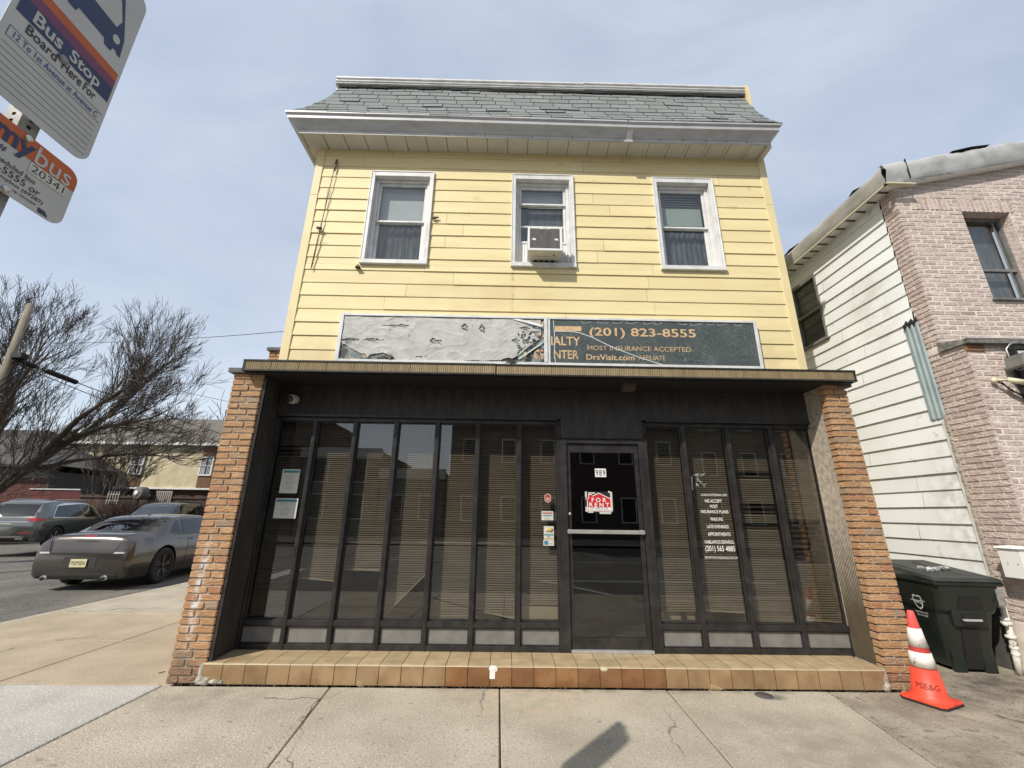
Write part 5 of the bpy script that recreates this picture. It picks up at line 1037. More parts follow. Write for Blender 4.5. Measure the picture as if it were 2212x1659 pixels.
# ================================================================== CARS
from mathutils.bvhtree import BVHTree
def cr(p0, p1, p2, p3, t): return .5*((2*p1)+(-p0+p2)*t+(2*p0-5*p1+4*p2-p3)*t*t+(-p0+3*p1-3*p2+p3)*t*t*t)
def dense(rows, k):
    o = []; n = len(rows)
    for i in range(n-1):
        a, b, c, d = rows[max(i-1, 0)], rows[i], rows[i+1], rows[min(i+2, n-1)]
        for j in range(k):
            t = j/k; o.append([cr(a[q], b[q], c[q], d[q], t) if k > 1 else b[q] for q in range(len(b))])
    o.append(list(rows[-1])); return o
def car(name, label, loc, rz, ST, paint, wheels, wr, deco, sub=4):
    """ST rows: y zbot w_low w_mid z_belt w_belt z_top w_top z_centre"""
    t = thing(name, label, 'car', loc, rz)
    rows = dense(ST, sub); sec = []
    for (y, zb, wl, wm, zbe, wb, zt, wt, zc) in rows:
        hb = (zb+zbe)/2
        pr_ = [(0, zb), (wl*.6, zb), (wl, zb+.02), (wl+(wm-wl)*.7, zb+.09), (wm, hb), (wm*.995, hb+(zbe-hb)*.5), (wb, zbe), (wb+(wt-wb)*.35, zbe+(zt-zbe)*.38), (wb+(wt-wb)*.72, zbe+(zt-zbe)*.76), (wt, zt), (wt*.8, zt+(zc-zt)*.55), (wt*.4, zc-.004), (0, zc)]
        sec.append([(x, y, z) for x, z in pr_]+[(-x, y, z) for x, z in pr_[-2:0:-1]])
    n = len(sec[0]); g = MB(); vs = [p for s in sec for p in s]
    fs = [(i*n+k, i*n+(k+1) % n, (i+1)*n+(k+1) % n, (i+1)*n+k) for i in range(len(sec)-1) for k in range(n)]+[tuple(range(n-1, -1, -1)), tuple((len(sec)-1)*n+k for k in range(n))]
    g.add(vs, fs, paint, True)
    bvh = BVHTree.FromPolygons([Vector(v) for v in vs], fs)
    body = g.build('body', t, local=True)
    wm_ = max(s[3] for s in ST)
    c = MB()
    for y in wheels:
        for s in (-1, 1): c.lathe((s*(wm_-.26), y, wr+.005), (s, 0, 0), [(wr+.055, 0), (wr+.055, .5)], 32, BLACK)
    co = c.build('cut'); co.matrix_world = Matrix.Identity(4)
    md = body.modifiers.new('b', 'BOOLEAN'); md.operation = 'DIFFERENCE'; md.solver = 'EXACT'; md.object = co
    body.parent = None; bpy.context.view_layer.update(); dg = bpy.context.evaluated_depsgraph_get(); me = bpy.data.meshes.new_from_object(body.evaluated_get(dg))
    body.modifiers.clear()
    if len(me.polygons) > 50: body.data = me
    body.data.materials.clear(); body.data.materials.append(paint); body.data.materials.append(BLACK)
    for p in body.data.polygons: p.use_smooth = True
    try: body.data.set_sharp_from_angle(angle=R(38))
    except Exception: pass
    bpy.data.objects.remove(co); body.parent = t
    def decal(pts, ax, sgn, m, off=.006, cuts=3, nm=None, par=body):
        """polygon in the two other axes, pressed on to the body from outside along ax; gives it 4 mm thickness"""
        bm = bmesh.new(); vv = []
        for a, b in pts: vv.append(bm.verts.new((sgn*3 if ax == 0 else a, a if ax == 0 else (sgn*9 if ax == 1 else b), b if ax != 2 else sgn*5)))
        bm.faces.new(vv); bmesh.ops.triangulate(bm, faces=bm.faces[:]); bmesh.ops.subdivide_edges(bm, edges=bm.edges[:], cuts=cuts, use_grid_fill=True)
        d = [0, 0, 0]; d[ax] = -sgn
        for v in bm.verts:
            h = bvh.ray_cast(v.co, Vector(d))
            if h[0] is None:
                f = bvh.find_nearest(v.co*0.35 if ax == 1 else v.co); h = f
            v.co = h[0]-Vector(d)*off
        r_ = bmesh.ops.extrude_face_region(bm, geom=bm.faces[:]); 
        for q in r_['geom']:
            if isinstance(q, bmesh.types.BMVert): q.co -= Vector(d)*.003
        bmesh.ops.recalc_face_normals(bm, faces=bm.faces[:]); me = bpy.data.meshes.new(nm or 'trim'); bm.to_mesh(me); bm.free(); me.materials.append(m)
        for p in me.polygons: p.use_smooth = True
        try: me.set_sharp_from_angle(angle=R(40))
        except Exception: pass
        o = bpy.data.objects.new(nm or 'trim', me); COL.objects.link(o); o.parent = par; return o
    deco(t, body, decal, wm_)
    return t, decal
RIM = mat('alloy_rim', (.50, .50, .50), rough=.3, metal=.7); RIMB = mat('black_rim', (.02, .02, .02), rough=.35); TYRE = mat('tyre', (.018, .018, .018), rough=.85)
def wheel(t, x, y, r, s, rim, spokes=5):
    g = MB(); g.lathe((x-s*.20, y, r), (s, 0, 0), [(r*.66, 0), (r*.93, 0), (r, .03), (r, .17), (r*.94, .20), (r*.70, .205), (r*.68, .17)], 36, TYRE); w = g.build('wheel', t, local=True)
    g = MB(); g.lathe((x-s*.10, y, r), (s, 0, 0), [(r*.68, 0), (r*.68, .10), (r*.64, .095), (r*.62, .02), (.01, .015)], 30, BLACK)
    for k in range(spokes):
        a = 2*math.pi*k/spokes+.3; ca, sa = math.cos(a), math.sin(a)
        for dd in (-.16, .16):
            c2, s2 = math.cos(a+dd), math.sin(a+dd); w0, w1 = .016, .020
            p = [(x-s*.02, y+ca*.05-s2*w0, r+sa*.05+c2*w0), (x-s*.02, y+ca*.05+s2*w0, r+sa*.05-c2*w0), (x-s*.005, y+c2*r*.65+s2*w1, r+s2*r*.65-c2*w1), (x-s*.005, y+c2*r*.65-s2*w1, r+s2*r*.65+c2*w1)]
            g.prism(p, (-s*.03, 0, 0), rim)
    g.lathe((x-s*.03, y, r), (s, 0, 0), [(.06, 0), (.055, .025), (.03, .03)], 14, rim)
    g.build('rim', w, local=True)
def plate(t, x, y, z, w, h, s, tilt=0):
    g = MB(); PL_ = mat('plate_yellow', (.60, .52, .22), (.66, .62, .42), rough=.5, scale=4); g.box(x-w/2, x+w/2, y-.008, y, z-h/2, z+h/2, PL_); o = g.build('licence_plate', t, local=True)
    if not s: return
    g = MB(); text(g, s, (x-w*.42, y-.0095, z-h*.25), X, Z, w*.84, h*.52, INK, .01); g.build('lettering', o, local=True)
CARBR = mat('bronze_grey_paint', (.105, .094, .083), (.125, .11, .098), rough=.22, metal=.75, scale=3, coat=.6)
CARGR = mat('green_grey_paint', (.15, .158, .148), (.17, .178, .166), rough=.22, metal=.7, scale=3, coat=.6); CARDG = mat('dark_green_paint', (.045, .055, .05), rough=.3, metal=.4, coat=.5)
TAILR = mat('tail_red', (.42, .015, .02), (.30, .01, .015), rough=.15, scale=20, coat=.8); TAILD = mat('smoked_lamp', (.05, .035, .035), rough=.10, coat=.8); CHR = mat('chrome', (.7, .7, .7), rough=.12, metal=1); CLEAR = mat('clear_lamp', (.5, .5, .5), rough=.1, coat=.5)
def deco_sedan(t, body, decal, wm_):
    for y in (1.08, 4.13):
        for s in (-1, 1): wheel(t, s*(wm_-.002), y, .385, s, RIMB, 5)
    decal([(-.80, 1.155), (.80, 1.155), (.64, 1.44), (-.64, 1.44)], 1, -1, glass('rear_glass', (.2, .22, .24), gmin=.26), nm='rear_window', cuts=4)
    for s in (-1, 1):
        decal([(1.20, 1.09), (1.62, 1.08), (1.62, 1.37), (1.50, 1.34)], 0, s, CARG, nm='quarter_window'); decal([(1.67, 1.08), (2.72, 1.06), (2.74, 1.41), (1.72, 1.39)], 0, s, CARG, nm='side_window'); decal([(2.82, 1.05), (3.78, 1.04), (3.36, 1.34), (2.84, 1.39)], 0, s, CARG, nm='side_window')
        decal([(s*.62, .76), (s*.80, .76), (s*.86, .90), (s*.78, 1.03), (s*.70, 1.03)], 1, -1, TAILD, nm='tail_light', off=.008)
        decal([(s*.60, .725), (s*.80, .725), (s*.80, .757), (s*.62, .757)], 1, -1, CLEAR, nm='reversing_lamp', off=.009)
        decal([(.05, .80), (.11, .80), (.17, .98), (.14, 1.02), (.08, 1.0)], 0, s, TAILD, nm='side_lamp', off=.004, cuts=2)
        decal([(1.40, .94), (2.90, .94), (2.90, .946), (1.40, .946)], 0, s, BLACK, nm='crease', off=.002); decal([(1.85, .30), (1.856, .30), (1.856, 1.04), (1.85, 1.04)], 0, s, BLACK, nm='door_seam', off=.002, cuts=5); decal([(2.78, .30), (2.786, .30), (2.786, 1.04), (2.78, 1.04)], 0, s, BLACK, nm='door_seam', off=.002, cuts=5)
        decal([(1.98, .905), (2.18, .905), (2.18, .93), (1.98, .93)], 0, s, CARBR, nm='door_handle', off=.02); decal([(1.30, 1.045), (3.85, 1.03), (3.85, 1.042), (1.30, 1.06)], 0, s, BLACK, nm='belt_trim', off=.004, cuts=5)
        g = MB(); g.tube([(s*.56, -.055, .265), (s*.56, .12, .265)], .048, 16, CHR); g.tube([(s*.56, -.058, .265), (s*.56, -.05, .265)], .038, 16, BLACK); g.build('exhaust_tip', t, local=True)
    for pts in ([(-.60, .725), (.60, .725), (.60, .74), (-.60, .74)], [(-.60, .725), (-.585, .725), (-.66, 1.04), (-.675, 1.04)], [(.60, .725), (.585, .725), (.66, 1.04), (.675, 1.04)]): decal(pts, 1, -1, BLACK, nm='lid_seam', off=.002, cuts=5)
    decal([(-.12, 1.045), (.12, 1.045), (.115, 1.075), (-.115, 1.075)], 1, -1, TAILR, nm='brake_lamp', off=.006)
    decal([(-.24, .965), (0, .945), (.24, .965), (.10, .985), (.06, .972), (-.06, .972), (-.10, .985)], 1, -1, BLACK, nm='wing_emblem', off=.006)
    decal([(-.31, .45), (.31, .45), (.31, .66), (-.31, .66)], 1, -1, mat('plate_recess', (.04, .037, .035), rough=.5), nm='plate_recess', off=.003)
    decal([(-.78, .21), (.78, .21), (.74, .36), (-.74, .36)], 1, -1, mat('lower_bumper', (.035, .033, .032), rough=.5), nm='bumper_trim', off=.004)
    plate(t, .0, -.022, .545, .305, .155, 'P50*SEN')
    g = MB(); g.hexa([(-.018, 1.62, 1.44), (.018, 1.62, 1.44), (.018, 1.80, 1.46), (-.018, 1.80, 1.46)], [(-.006, 1.62, 1.52), (.006, 1.62, 1.52), (.006, 1.72, 1.49), (-.006, 1.72, 1.49)], CARBR); g.build('roof_fin', t, local=True)
    g = MB()
    for s in (-1, 1): g.hexa([(s*.92, 3.45, 1.0), (s*1.08, 3.45, 1.0), (s*1.08, 3.60, 1.0), (s*.92, 3.6, 1.0)], [(s*.92, 3.45, 1.14), (s*1.07, 3.45, 1.14), (s*1.07, 3.58, 1.12), (s*.92, 3.58, 1.12)], CARBR)
    g.build('mirror', t, local=True)
SED = [(0, .30, .70, .83, .62, .80, .70, .72, .72), (.035, .24, .78, .89, .76, .86, .86, .76, .89), (.09, .22, .82, .915, .90, .87, 1.02, .72, 1.05), (.22, .21, .84, .925, .95, .88, 1.06, .70, 1.10), (.5, .2, .86, .935, .98, .89, 1.09, .76, 1.13), (.74, .19, .88, .945, 1.0, .90, 1.11, .76, 1.15),
       (1.08, .19, .88, .945, 1.01, .90, 1.28, .72, 1.32), (1.48, .19, .88, .94, 1.01, .90, 1.42, .67, 1.455), (1.9, .19, .88, .94, 1.01, .90, 1.455, .65, 1.495), (2.3, .19, .88, .94, 1.01, .90, 1.455, .64, 1.50), (2.8, .19, .88, .94, 1.01, .90, 1.44, .63, 1.49), (3.2, .19, .88, .94, 1.0, .90, 1.37, .62, 1.42), (3.6, .19, .88, .945, .99, .90, 1.19, .64, 1.25), (3.95, .19, .88, .95, .97, .90, 1.02, .72, 1.08),
       (4.5, .2, .86, .94, .90, .88, .95, .70, 1.0), (4.9, .22, .80, .88, .80, .82, .86, .62, .89), (5.04, .3, .7, .78, .62, .72, .68, .55, .70)]
car('sedan', 'bronze-grey saloon parked at the kerb beside the pavement, seen from behind', (-8.72, 9.40, -.12), .09, SED, CARBR, (1.08, 4.13), .385, deco_sedan)
def deco_suv(t, body, decal, wm_):
    for y in (.90, 3.72):
        for s in (-1, 1): wheel(t, s*(wm_-.005), y, .365, s, RIM, 5)
    decal([(-.66, 1.09), (.66, 1.09), (.56, 1.50), (-.56, 1.50)], 1, -1, CARG, nm='rear_window', cuts=4)
    for s in (-1, 1):
        decal([(.62, 1.09), (1.25, 1.07), (1.25, 1.50), (.95, 1.44)], 0, s, CARG, nm='quarter_window'); decal([(1.28, 1.07), (2.12, 1.06), (2.12, 1.53), (1.28, 1.51)], 0, s, CARG, nm='side_window'); decal([(2.20, 1.06), (3.30, 1.06), (2.95, 1.36), (2.60, 1.50), (2.20, 1.53)], 0, s, CARG, nm='side_window')
        decal([(.56, 1.045), (3.40, 1.03), (3.40, 1.05), (.56, 1.07)], 0, s, CHR, nm='window_trim', off=.009, cuts=5)
        decal([(.56, 1.06), (.58, 1.06), (.94, 1.46), (1.3, 1.535), (2.2, 1.55), (2.62, 1.52), (3.0, 1.37), (3.40, 1.04), (3.42, 1.05), (3.02, 1.40), (2.64, 1.545), (2.2, 1.575), (1.3, 1.56), (.92, 1.485)], 0, s, CHR, nm='window_trim', off=.007, cuts=2)
        decal([(s*.50, .97), (s*.80, .93), (s*.88, 1.04), (s*.62, 1.06)], 1, -1, TAILR, nm='tail_light', off=.008); decal([(.05, .93), (.16, .93), (.34, 1.07), (.20, 1.06), (.08, 1.02)], 0, s, TAILR, nm='side_lamp', off=.005, cuts=2)
        decal([(1.25, .32), (1.256, .32), (1.256, 1.04), (1.25, 1.04)], 0, s, BLACK, nm='door_seam', off=.002, cuts=5); decal([(2.16, .32), (2.166, .32), (2.166, 1.04), (2.16, 1.04)], 0, s, BLACK, nm='door_seam', off=.002, cuts=5)
        for y in (1.40, 2.55): decal([(y, .93), (y+.20, .93), (y+.20, .955), (y, .955)], 0, s, CARGR, nm='door_handle', off=.02)
        decal([(s*.42, .55), (s*.75, .55), (s*.75, .58), (s*.42, .58)], 1, -1, TAILR, nm='reflector', off=.006)
        g = MB(); g.tube([(s*.60, .75, 1.60), (s*.59, 1.0, 1.665), (s*.58, 2.3, 1.69), (s*.60, 2.75, 1.62)], .014, 8, CHR); g.build('roof_rail', t, local=True)
        g = MB(); g.hexa([(s*.93, 3.12, 1.0), (s*1.10, 3.12, 1.0), (s*1.10, 3.28, 1.0), (s*.93, 3.28, 1.0)], [(s*.93, 3.12, 1.15), (s*1.09, 3.12, 1.15), (s*1.09, 3.26, 1.13), (s*.93, 3.26, 1.13)], BLACK); g.build('mirror', t, local=True, bevel=.02)
    decal([(-.60, .905), (.60, .905), (.60, .925), (-.60, .925)], 1, -1, CHR, nm='boot_trim', off=.008, cuts=4)
    decal([(-.75, .28), (.75, .28), (.75, .42), (-.75, .42)], 1, -1, BLACK, nm='bumper_insert', off=.004); decal([(-.70, .42), (.70, .42), (.62, .455), (-.62, .455)], 1, -1, CHR, nm='bumper_trim', off=.008)
    for s in (-1, 1): decal([(s*.40, .35), (s*.60, .35), (s*.62, .40), (s*.40, .40)], 1, -1, CHR, nm='exhaust_trim', off=.012)
    plate(t, 0, .022, .79, .305, .155, '')
SUV = [(0, .38, .74, .86, .68, .84, .76, .78, .78), (.05, .30, .80, .90, .86, .88, .98, .80, 1.0), (.10, .26, .84, .925, .98, .90, 1.10, .78, 1.13), (.24, .24, .86, .935, 1.02, .91, 1.30, .70, 1.34), (.42, .23, .87, .94, 1.03, .91, 1.50, .62, 1.55), (.62, .23, .88, .945, 1.04, .91, 1.57, .61, 1.62), (1.0, .22, .88, .945, 1.04, .91, 1.60, .61, 1.65),
       (1.6, .22, .88, .945, 1.04, .91, 1.61, .61, 1.66), (2.2, .22, .88, .945, 1.04, .91, 1.60, .61, 1.65), (2.7, .22, .88, .945, 1.03, .91, 1.53, .62, 1.58), (3.1, .22, .88, .945, 1.03, .91, 1.33, .66, 1.38), (3.45, .22, .88, .945, 1.0, .90, 1.10, .72, 1.16), (4.0, .23, .87, .94, .95, .89, 1.0, .72, 1.05), (4.45, .25, .82, .90, .86, .84, .93, .66, .96), (4.64, .32, .72, .80, .66, .75, .74, .6, .76)]
car('suv', 'green-grey SUV with chrome window trim, parked left of the bronze saloon', (-16.8, 15.05, .10), .235, SUV, CARGR, (.90, 3.72), .365, deco_suv)
def deco_suv3(t, body, decal, wm_):
    for y in (.85, 3.45):
        for s in (-1, 1): wheel(t, s*(wm_-.005), y, .35, s, RIM, 5)
    decal([(-.66, 1.16), (.66, 1.16), (.58, 1.60), (-.58, 1.60)], 1, 1, glass('windscreen', (.16, .17, .18), gmin=.22), nm='windscreen', cuts=4)
    for s in (-1, 1):
        decal([(.25, 1.16), (.85, 1.14), (.90, 1.58), (.32, 1.54)], 0, s, CARG, nm='quarter_window'); decal([(.98, 1.14), (1.78, 1.12), (1.80, 1.60), (1.02, 1.59)], 0, s, CARG, nm='side_window'); decal([(1.90, 1.12), (2.85, 1.12), (2.45, 1.58), (1.92, 1.60)], 0, s, CARG, nm='side_window')
        g = MB(); g.tube([(s*.62, .3, 1.70), (s*.62, .6, 1.74), (s*.62, 1.9, 1.75), (s*.62, 2.2, 1.71)], .016, 8, BLACK); g.build('roof_rail', t, local=True)
        decal([(s*.45, .68), (s*.80, .68), (s*.80, .86), (s*.45, .86)], 1, 1, CLEAR, nm='headlight')
SV3 = [(0, .35, .76, .86, .9, .86, 1.2, .78, 1.22), (.06, .28, .82, .90, 1.05, .88, 1.48, .66, 1.52), (.2, .26, .84, .91, 1.10, .89, 1.62, .64, 1.67), (.6, .25, .85, .915, 1.10, .89, 1.67, .64, 1.72), (1.4, .25, .85, .915, 1.10, .89, 1.68, .64, 1.73), (2.1, .25, .85, .915, 1.10, .89, 1.66, .64, 1.71), (2.45, .25, .85, .915, 1.09, .89, 1.54, .66, 1.59), (2.85, .25, .85, .915, 1.07, .88, 1.22, .74, 1.26), (3.1, .25, .85, .91, 1.03, .87, 1.10, .76, 1.13), (3.8, .26, .84, .90, .98, .85, 1.04, .72, 1.07), (4.2, .3, .8, .87, .85, .82, .95, .7, .97), (4.3, .36, .72, .8, .7, .76, .78, .66, .8)]
car('suv', 'dark green SUV facing the camera, parked behind the bronze saloon', (-15.2, 21.2, .05), R(180)+.18, SV3, CARDG, (.85, 3.45), .35, deco_suv3)
# ================================================================== FAR BUILDINGS
STUC = mat('cream_stucco', (.52, .45, .30), (.40, .34, .22), rough=.95, scale=1.6, detail=9, bump=.8, bscale=9, bdist=.03, lo=.4, hi=.68)
BRN = mat('brown_panel', (.15, .085, .045), (.11, .06, .03), rough=.85, scale=6); RSH = mat('brown_grey_shingle', (.15, .135, .115), (.11, .10, .085), rough=.95, scale=5, speck=[(30, .6, (.09, .08, .07))])
RBR = mat('dark_red_brick', (.13, .045, .032), (.09, .035, .028), rough=.9, scale=12, island=.2)
fb = thing('stucco_building', 'long two-storey cream stucco building with brown window panels under a shingle roof', 'building', (-21, 30, 0))
mb = MB(); mb.box(-29.4, -8, 28, 36, 2.80, 5.5, STUC); mb.box(-29.2, -8.2, 28.5, 35.8, 0, 2.80, mat('brown_brick_far', (.11, .065, .045), (.075, .05, .035), rough=.95, scale=8)); mb.build('wall', fb)
mb = MB(); mb.box(-29.6, -7.8, 27.85, 28.6, 2.70, 2.80, WTRIM); mb.build('ledge', fb)
mb = MB(); mb.box(-29.7, -7.7, 27.6, 27.72, 5.50, 5.66, WTRIM); mb.box(-29.7, -7.7, 27.72, 28.0, 5.50, 5.54, WTRIM); mb.build('gutter', fb)
mb = MB(); mb.prism([(-29.8, 27.65, 5.62), (-29.8, 33.0, 8.35), (-29.8, 38.3, 5.62)], (22.1, 0, 0), RSH); mb.build('roof', fb)
for x in (-28.8, -24.05, -19.55, -15.0, -10.5):
    mb = MB(); mb.box(x-.42, x+.42, 27.94, 27.998, 2.83, 5.49, BRN); mb.build('window_panel', fb)
    if x > -28:
        mb = MB(); frame4(mb, x-.41, x+.41, 3.58, 4.80, .07, .07, .08, .07, 27.86, 27.96, WTRIM); mb.box(x-.34, x+.34, 27.87, 27.95, 4.18, 4.24, WTRIM); w_ = mb.build('window', fb)
        g = MB(); g.box(x-.34, x+.34, 27.925, 27.93, 3.66, 4.73, CARG); g.build('pane', w_); g = MB()
        for i in range(6): g.box(x-.32+.1*i+(.1 if i > 2 else 0), x-.26+.1*i+(.08 if i > 2 else 0), 27.90, 27.91, 3.67, 4.72, mat('net_curtain', (.45, .47, .50), rough=.9))
        g.build('curtain', w_)
rb = thing('brick_garage', 'low dark red brick building with a broad grey roof behind the bare tree', 'building', (-28, 26, 0))
mb = MB(); PG = lambda u, o, z: (u, 24-o+.02, z); bricks(mb, -33, -25.25, 0.6, 3.05, PG, RBR, L=.22, H=.12, joint=.022); mb.box(-33, -25.26, 24.012, 31, 0, 3.06, mat('dark_mortar', (.06, .05, .045), rough=.95)); mb.box(-25.26, -25.16, 23.97, 31, 0, 3.4, mat('dark_drainpipe', (.05, .05, .05), rough=.7)); mb.build('wall', rb)
GS = mat('grey_gable_siding', (.15, .155, .15), (.12, .125, .12), rough=.8, scale=4)
mb = MB(); siding(mb, -33, -25.3, 3.06, 3.62, lambda u, o, z: (u, 23.98-o, z), GS, 3.06, pitch=.14, lip=.02, seams=False); mb.box(-33, -24.9, 23.3, 24.0, 3.60, 3.74, mat('grey_fascia_far', (.24, .25, .25), rough=.7))
x = -33
while x < -25: mb.box(x, x+.10, 23.5, 23.9, 3.50, 3.60, GS); x += .25
mb.build('fascia', rb)
mb = MB(); mb.add([(-36, 23.2, 3.70), (-24.7, 23.2, 3.70), (-24.7, 34, 3.70), (-36, 34, 3.70), (-36, 28.6, 6.5), (-31.2, 28.6, 6.5)], [(0, 1, 5, 4), (1, 2, 5), (2, 3, 4, 5), (0, 4, 3)], mat('dark_shingle_far', (.075, .072, .068), (.05, .048, .045), rough=.95, scale=4)); mb.build('roof', rb)
mb = MB(); mb.box(-29.9, -29.3, 28.2, 28.8, 5.0, 6.4, mat('tan_chimney', (.24, .15, .09), (.17, .11, .07), rough=.9, scale=5)); mb.build('chimney', rb)
fn = thing('red_fence', 'weathered dark red board fence in front of the stucco building', 'fence', (-22.6, 22, 0)); mb = MB(); rn = random.Random(3); x = -23.9
RF = mat('red_boards', (.12, .025, .025), (.08, .03, .028), rough=.9, scale=3, island=.2)
while x < -21.5: mb.box(x, x+.145, 22, 22.03, 0, 2.34+rn.uniform(-.02, .02), RF); x += .15
mb.build('boards', fn); mb = MB(); mb.box(-23.9, -21.4, 21.95, 22.05, 2.34, 2.40, GUT); mb.build('rail', fn)
fn = thing('wooden_fence', 'dark brown vertical board fence behind the parked dark green SUV', 'fence', (-17, 22, 0)); mb = MB(); x = -21.35; BF = mat('brown_boards', (.075, .048, .035), (.05, .035, .028), rough=.95, scale=3, island=.3)
while x < -9: mb.box(x, x+.13, 22.0, 22.03, 0, 2.12+rn.uniform(-.06, .06), BF); x += .145
mb.build('boards', fn); mb = MB(); mb.box(-21.35, -9, 21.94, 22.0, 2.0, 2.08, BF); mb.build('rail', fn)
g = MB()
LT = mat('dull_white', (.34, .32, .29), rough=.9)
for i in range(5): g.box(-19.9+i*.13, -19.87+i*.13, 21.9, 21.92, 1.7, 2.3, LT)
for z in (1.85, 2.15): g.box(-19.94, -19.33, 21.91, 21.93, z, z+.03, LT)
solo(g, 'lattice_panel', 'small pale lattice panel leaning on the brown fence above the hedge', 'lattice', (-20, 21.9, 1.5))
g = MB()
for i in range(8): g.box(-17.5+i*.10, -17.44+i*.10, 21.9, 21.92, 1.5, 2.35, mat('pale_slat', (.28, .25, .22), rough=.9))
g.box(-17.55, -16.75, 21.91, 21.94, 2.28, 2.36, MC['pale_slat'])
solo(g, 'slat_gate', 'short pale slatted gate in the brown fence, behind the dark green SUV', 'gate', (-17.2, 21.9, 1.5))
g = MB(); g.lathe((-18.0, 21.35, 2.22), (-.3, -1, 0), [(.30, -.35), (.31, -.05), (.31, 0), (.22, 0), (.16, .03), (.13, .03)], 24, mat('drum_grey', (.14, .13, .12), (.09, .085, .08), rough=.8, scale=6)); g.lathe((-18.02, 21.30, 2.22), (-.3, -1, 0), [(.12, 0), (.11, .02)], 18, WTRIM); g.box(-18.05, -17.95, 21.4, 21.5, .1, 2.0, BLACK)
solo(g, 'round_drum', 'round grey drum with a white centre propped above the fence line', 'drum', (-18, 21.4, .1))
# ================================================================== PLANTS
BARK = mat('dark_bark', (.045, .036, .028), (.075, .06, .048), rough=.95, scale=9, stretch=(1, 1, .3)); TWIG = mat('grey_twig', (.13, .11, .095), (.075, .062, .052), rough=.95, scale=3)
def grow(mb, mbt, p, d, ln, r, dep, rn, up_=.10, spread=.55, flat_=1.0, minr=.004, kink=.22, nk=4):
    """one limb as a wavering tube, its side limbs and its tip"""
    pts = [p]; rs = [r]; q = p.copy(); dd = d.copy()
    for i in range(nk):
        dd = (dd+Vector((rn.gauss(0, kink), rn.gauss(0, kink), rn.gauss(0, kink)))*.55+Vector((0, 0, up_))*.5).normalized()
        q = q+dd*ln/nk; pts.append(q.copy()); rs.append(max(r*(1-.55*(i+1)/nk), minr))
    (mb if dep > 2 else mbt).tube(pts, rs, 6 if r > .05 else (4 if r > .015 else 3), BARK if r > .03 else TWIG, cap=False, smooth=r > .02)
    if dep <= 0: return
    n = 2 if dep > 1 else 3
    for i in range(n+1):
        k = rn.randint(1, nk) if i < n else nk; b = pts[k]; a = (pts[k]-pts[k-1]).normalized(); o = a.orthogonal().normalized(); o = Matrix.Rotation(rn.uniform(0, 6.28), 3, a) @ o
        sp = spread*rn.uniform(.5, 1.3)*(1 if i < n else .4); nd = (a+o*sp); nd.y *= flat_; nd = nd.normalized()
        grow(mb, mbt, b, nd, ln*rn.uniform(.58, .80), max(rs[k]*rn.uniform(.6, .85), minr), dep-1, rn, up_, spread, flat_, minr, kink, nk)
def limb(mb, pts, r0, r1):
    n = len(pts); mb.tube(pts, [r0+(r1-r0)*i/(n-1) for i in range(n)], 9, BARK)
tr = thing('bare_tree', 'big leafless tree leaning over the street from the left edge', 'tree', (-16.9, 13.0, 0)); rn = random.Random(17)
mb, mt = MB(), MB(); V = Vector
limb(mb, [V((-16.9, 13.0, -.1)), V((-16.75, 13, .5)), V((-16.4, 13, 1.1))], .27, .19)
LA = [V((-16.4, 13, 1.1)), V((-15.7, 13.0, 1.55)), V((-15.0, 13.0, 2.0)), V((-14.1, 13.0, 3.05)), V((-13.5, 13.1, 3.6)), V((-12.6, 13.1, 3.95)), V((-11.7, 13.2, 4.15))]
limb(mb, LA, .155, .04)
LB = [V((-16.4, 13, 1.1)), V((-16.25, 13.2, 2.2)), V((-16.1, 13.3, 3.4)), V((-16.0, 13.3, 4.6)), V((-16.2, 13.2, 5.5)), V((-16.4, 13.1, 6.4))]
limb(mb, LB, .125, .04)
LC_ = [V((-16.3, 13, 1.6)), V((-15.5, 12.6, 3.0)), V((-15.1, 12.4, 4.2)), V((-14.9, 12.4, 5.2)), V((-14.7, 12.4, 5.9))]
limb(mb, LC_, .095, .03)
LD = [V((-15.0, 13.0, 2.0)), V((-14.2, 13.6, 3.4)), V((-13.3, 13.9, 4.5)), V((-12.8, 14.0, 5.3)), V((-12.5, 14.0, 5.8))]
limb(mb, LD, .08, .025)
LE = [V((-14.1, 13.0, 3.05)), V((-13.1, 12.7, 4.1)), V((-12.3, 12.6, 4.7)), V((-11.6, 12.5, 5.2))]
limb(mb, LE, .09, .03)
LF = [V((-14.6, 13.0, 2.5)), V((-13.4, 13.3, 2.9)), V((-12.0, 13.4, 3.15)), V((-10.9, 13.4, 3.1))]
limb(mb, LF, .07, .02)
for (LL, k, l0) in ((LA, 4, 1.4), (LB, 4, 1.3), (LC_, 3, 1.3), (LD, 3, 1.3), (LE, 2, 1.15), (LF, 3, 1.0)):
    n = len(LL)
    for i in range(1, n):
        for j in range(5 if i > 1 else 1):
            t_ = rn.random(); b = LL[i-1].lerp(LL[i], t_); a = (LL[i]-LL[i-1]).normalized(); o = Matrix.Rotation(rn.uniform(0, 6.28), 3, a) @ a.orthogonal().normalized()
            dr = (a*.9+o*rn.uniform(.3, .9)+V((.10, 0, .38))).normalized()
            if LL is LF or (LL is LA and i > 4): dr = (a+o*.5+V((.3, 0, -.02))).normalized()
            grow(mb, mt, b, dr, l0*rn.uniform(.6, 1.0), .028, 4, rn, up_=.12, spread=.50, minr=.0048, kink=.13)
    grow(mb, mt, LL[-1], (LL[-1]-LL[-2]).normalized(), l0*.75, .03, 4, rn, up_=.08, spread=.5, minr=.0048, kink=.13)
mb.build('trunk', tr); mt.build('twigs', tr)
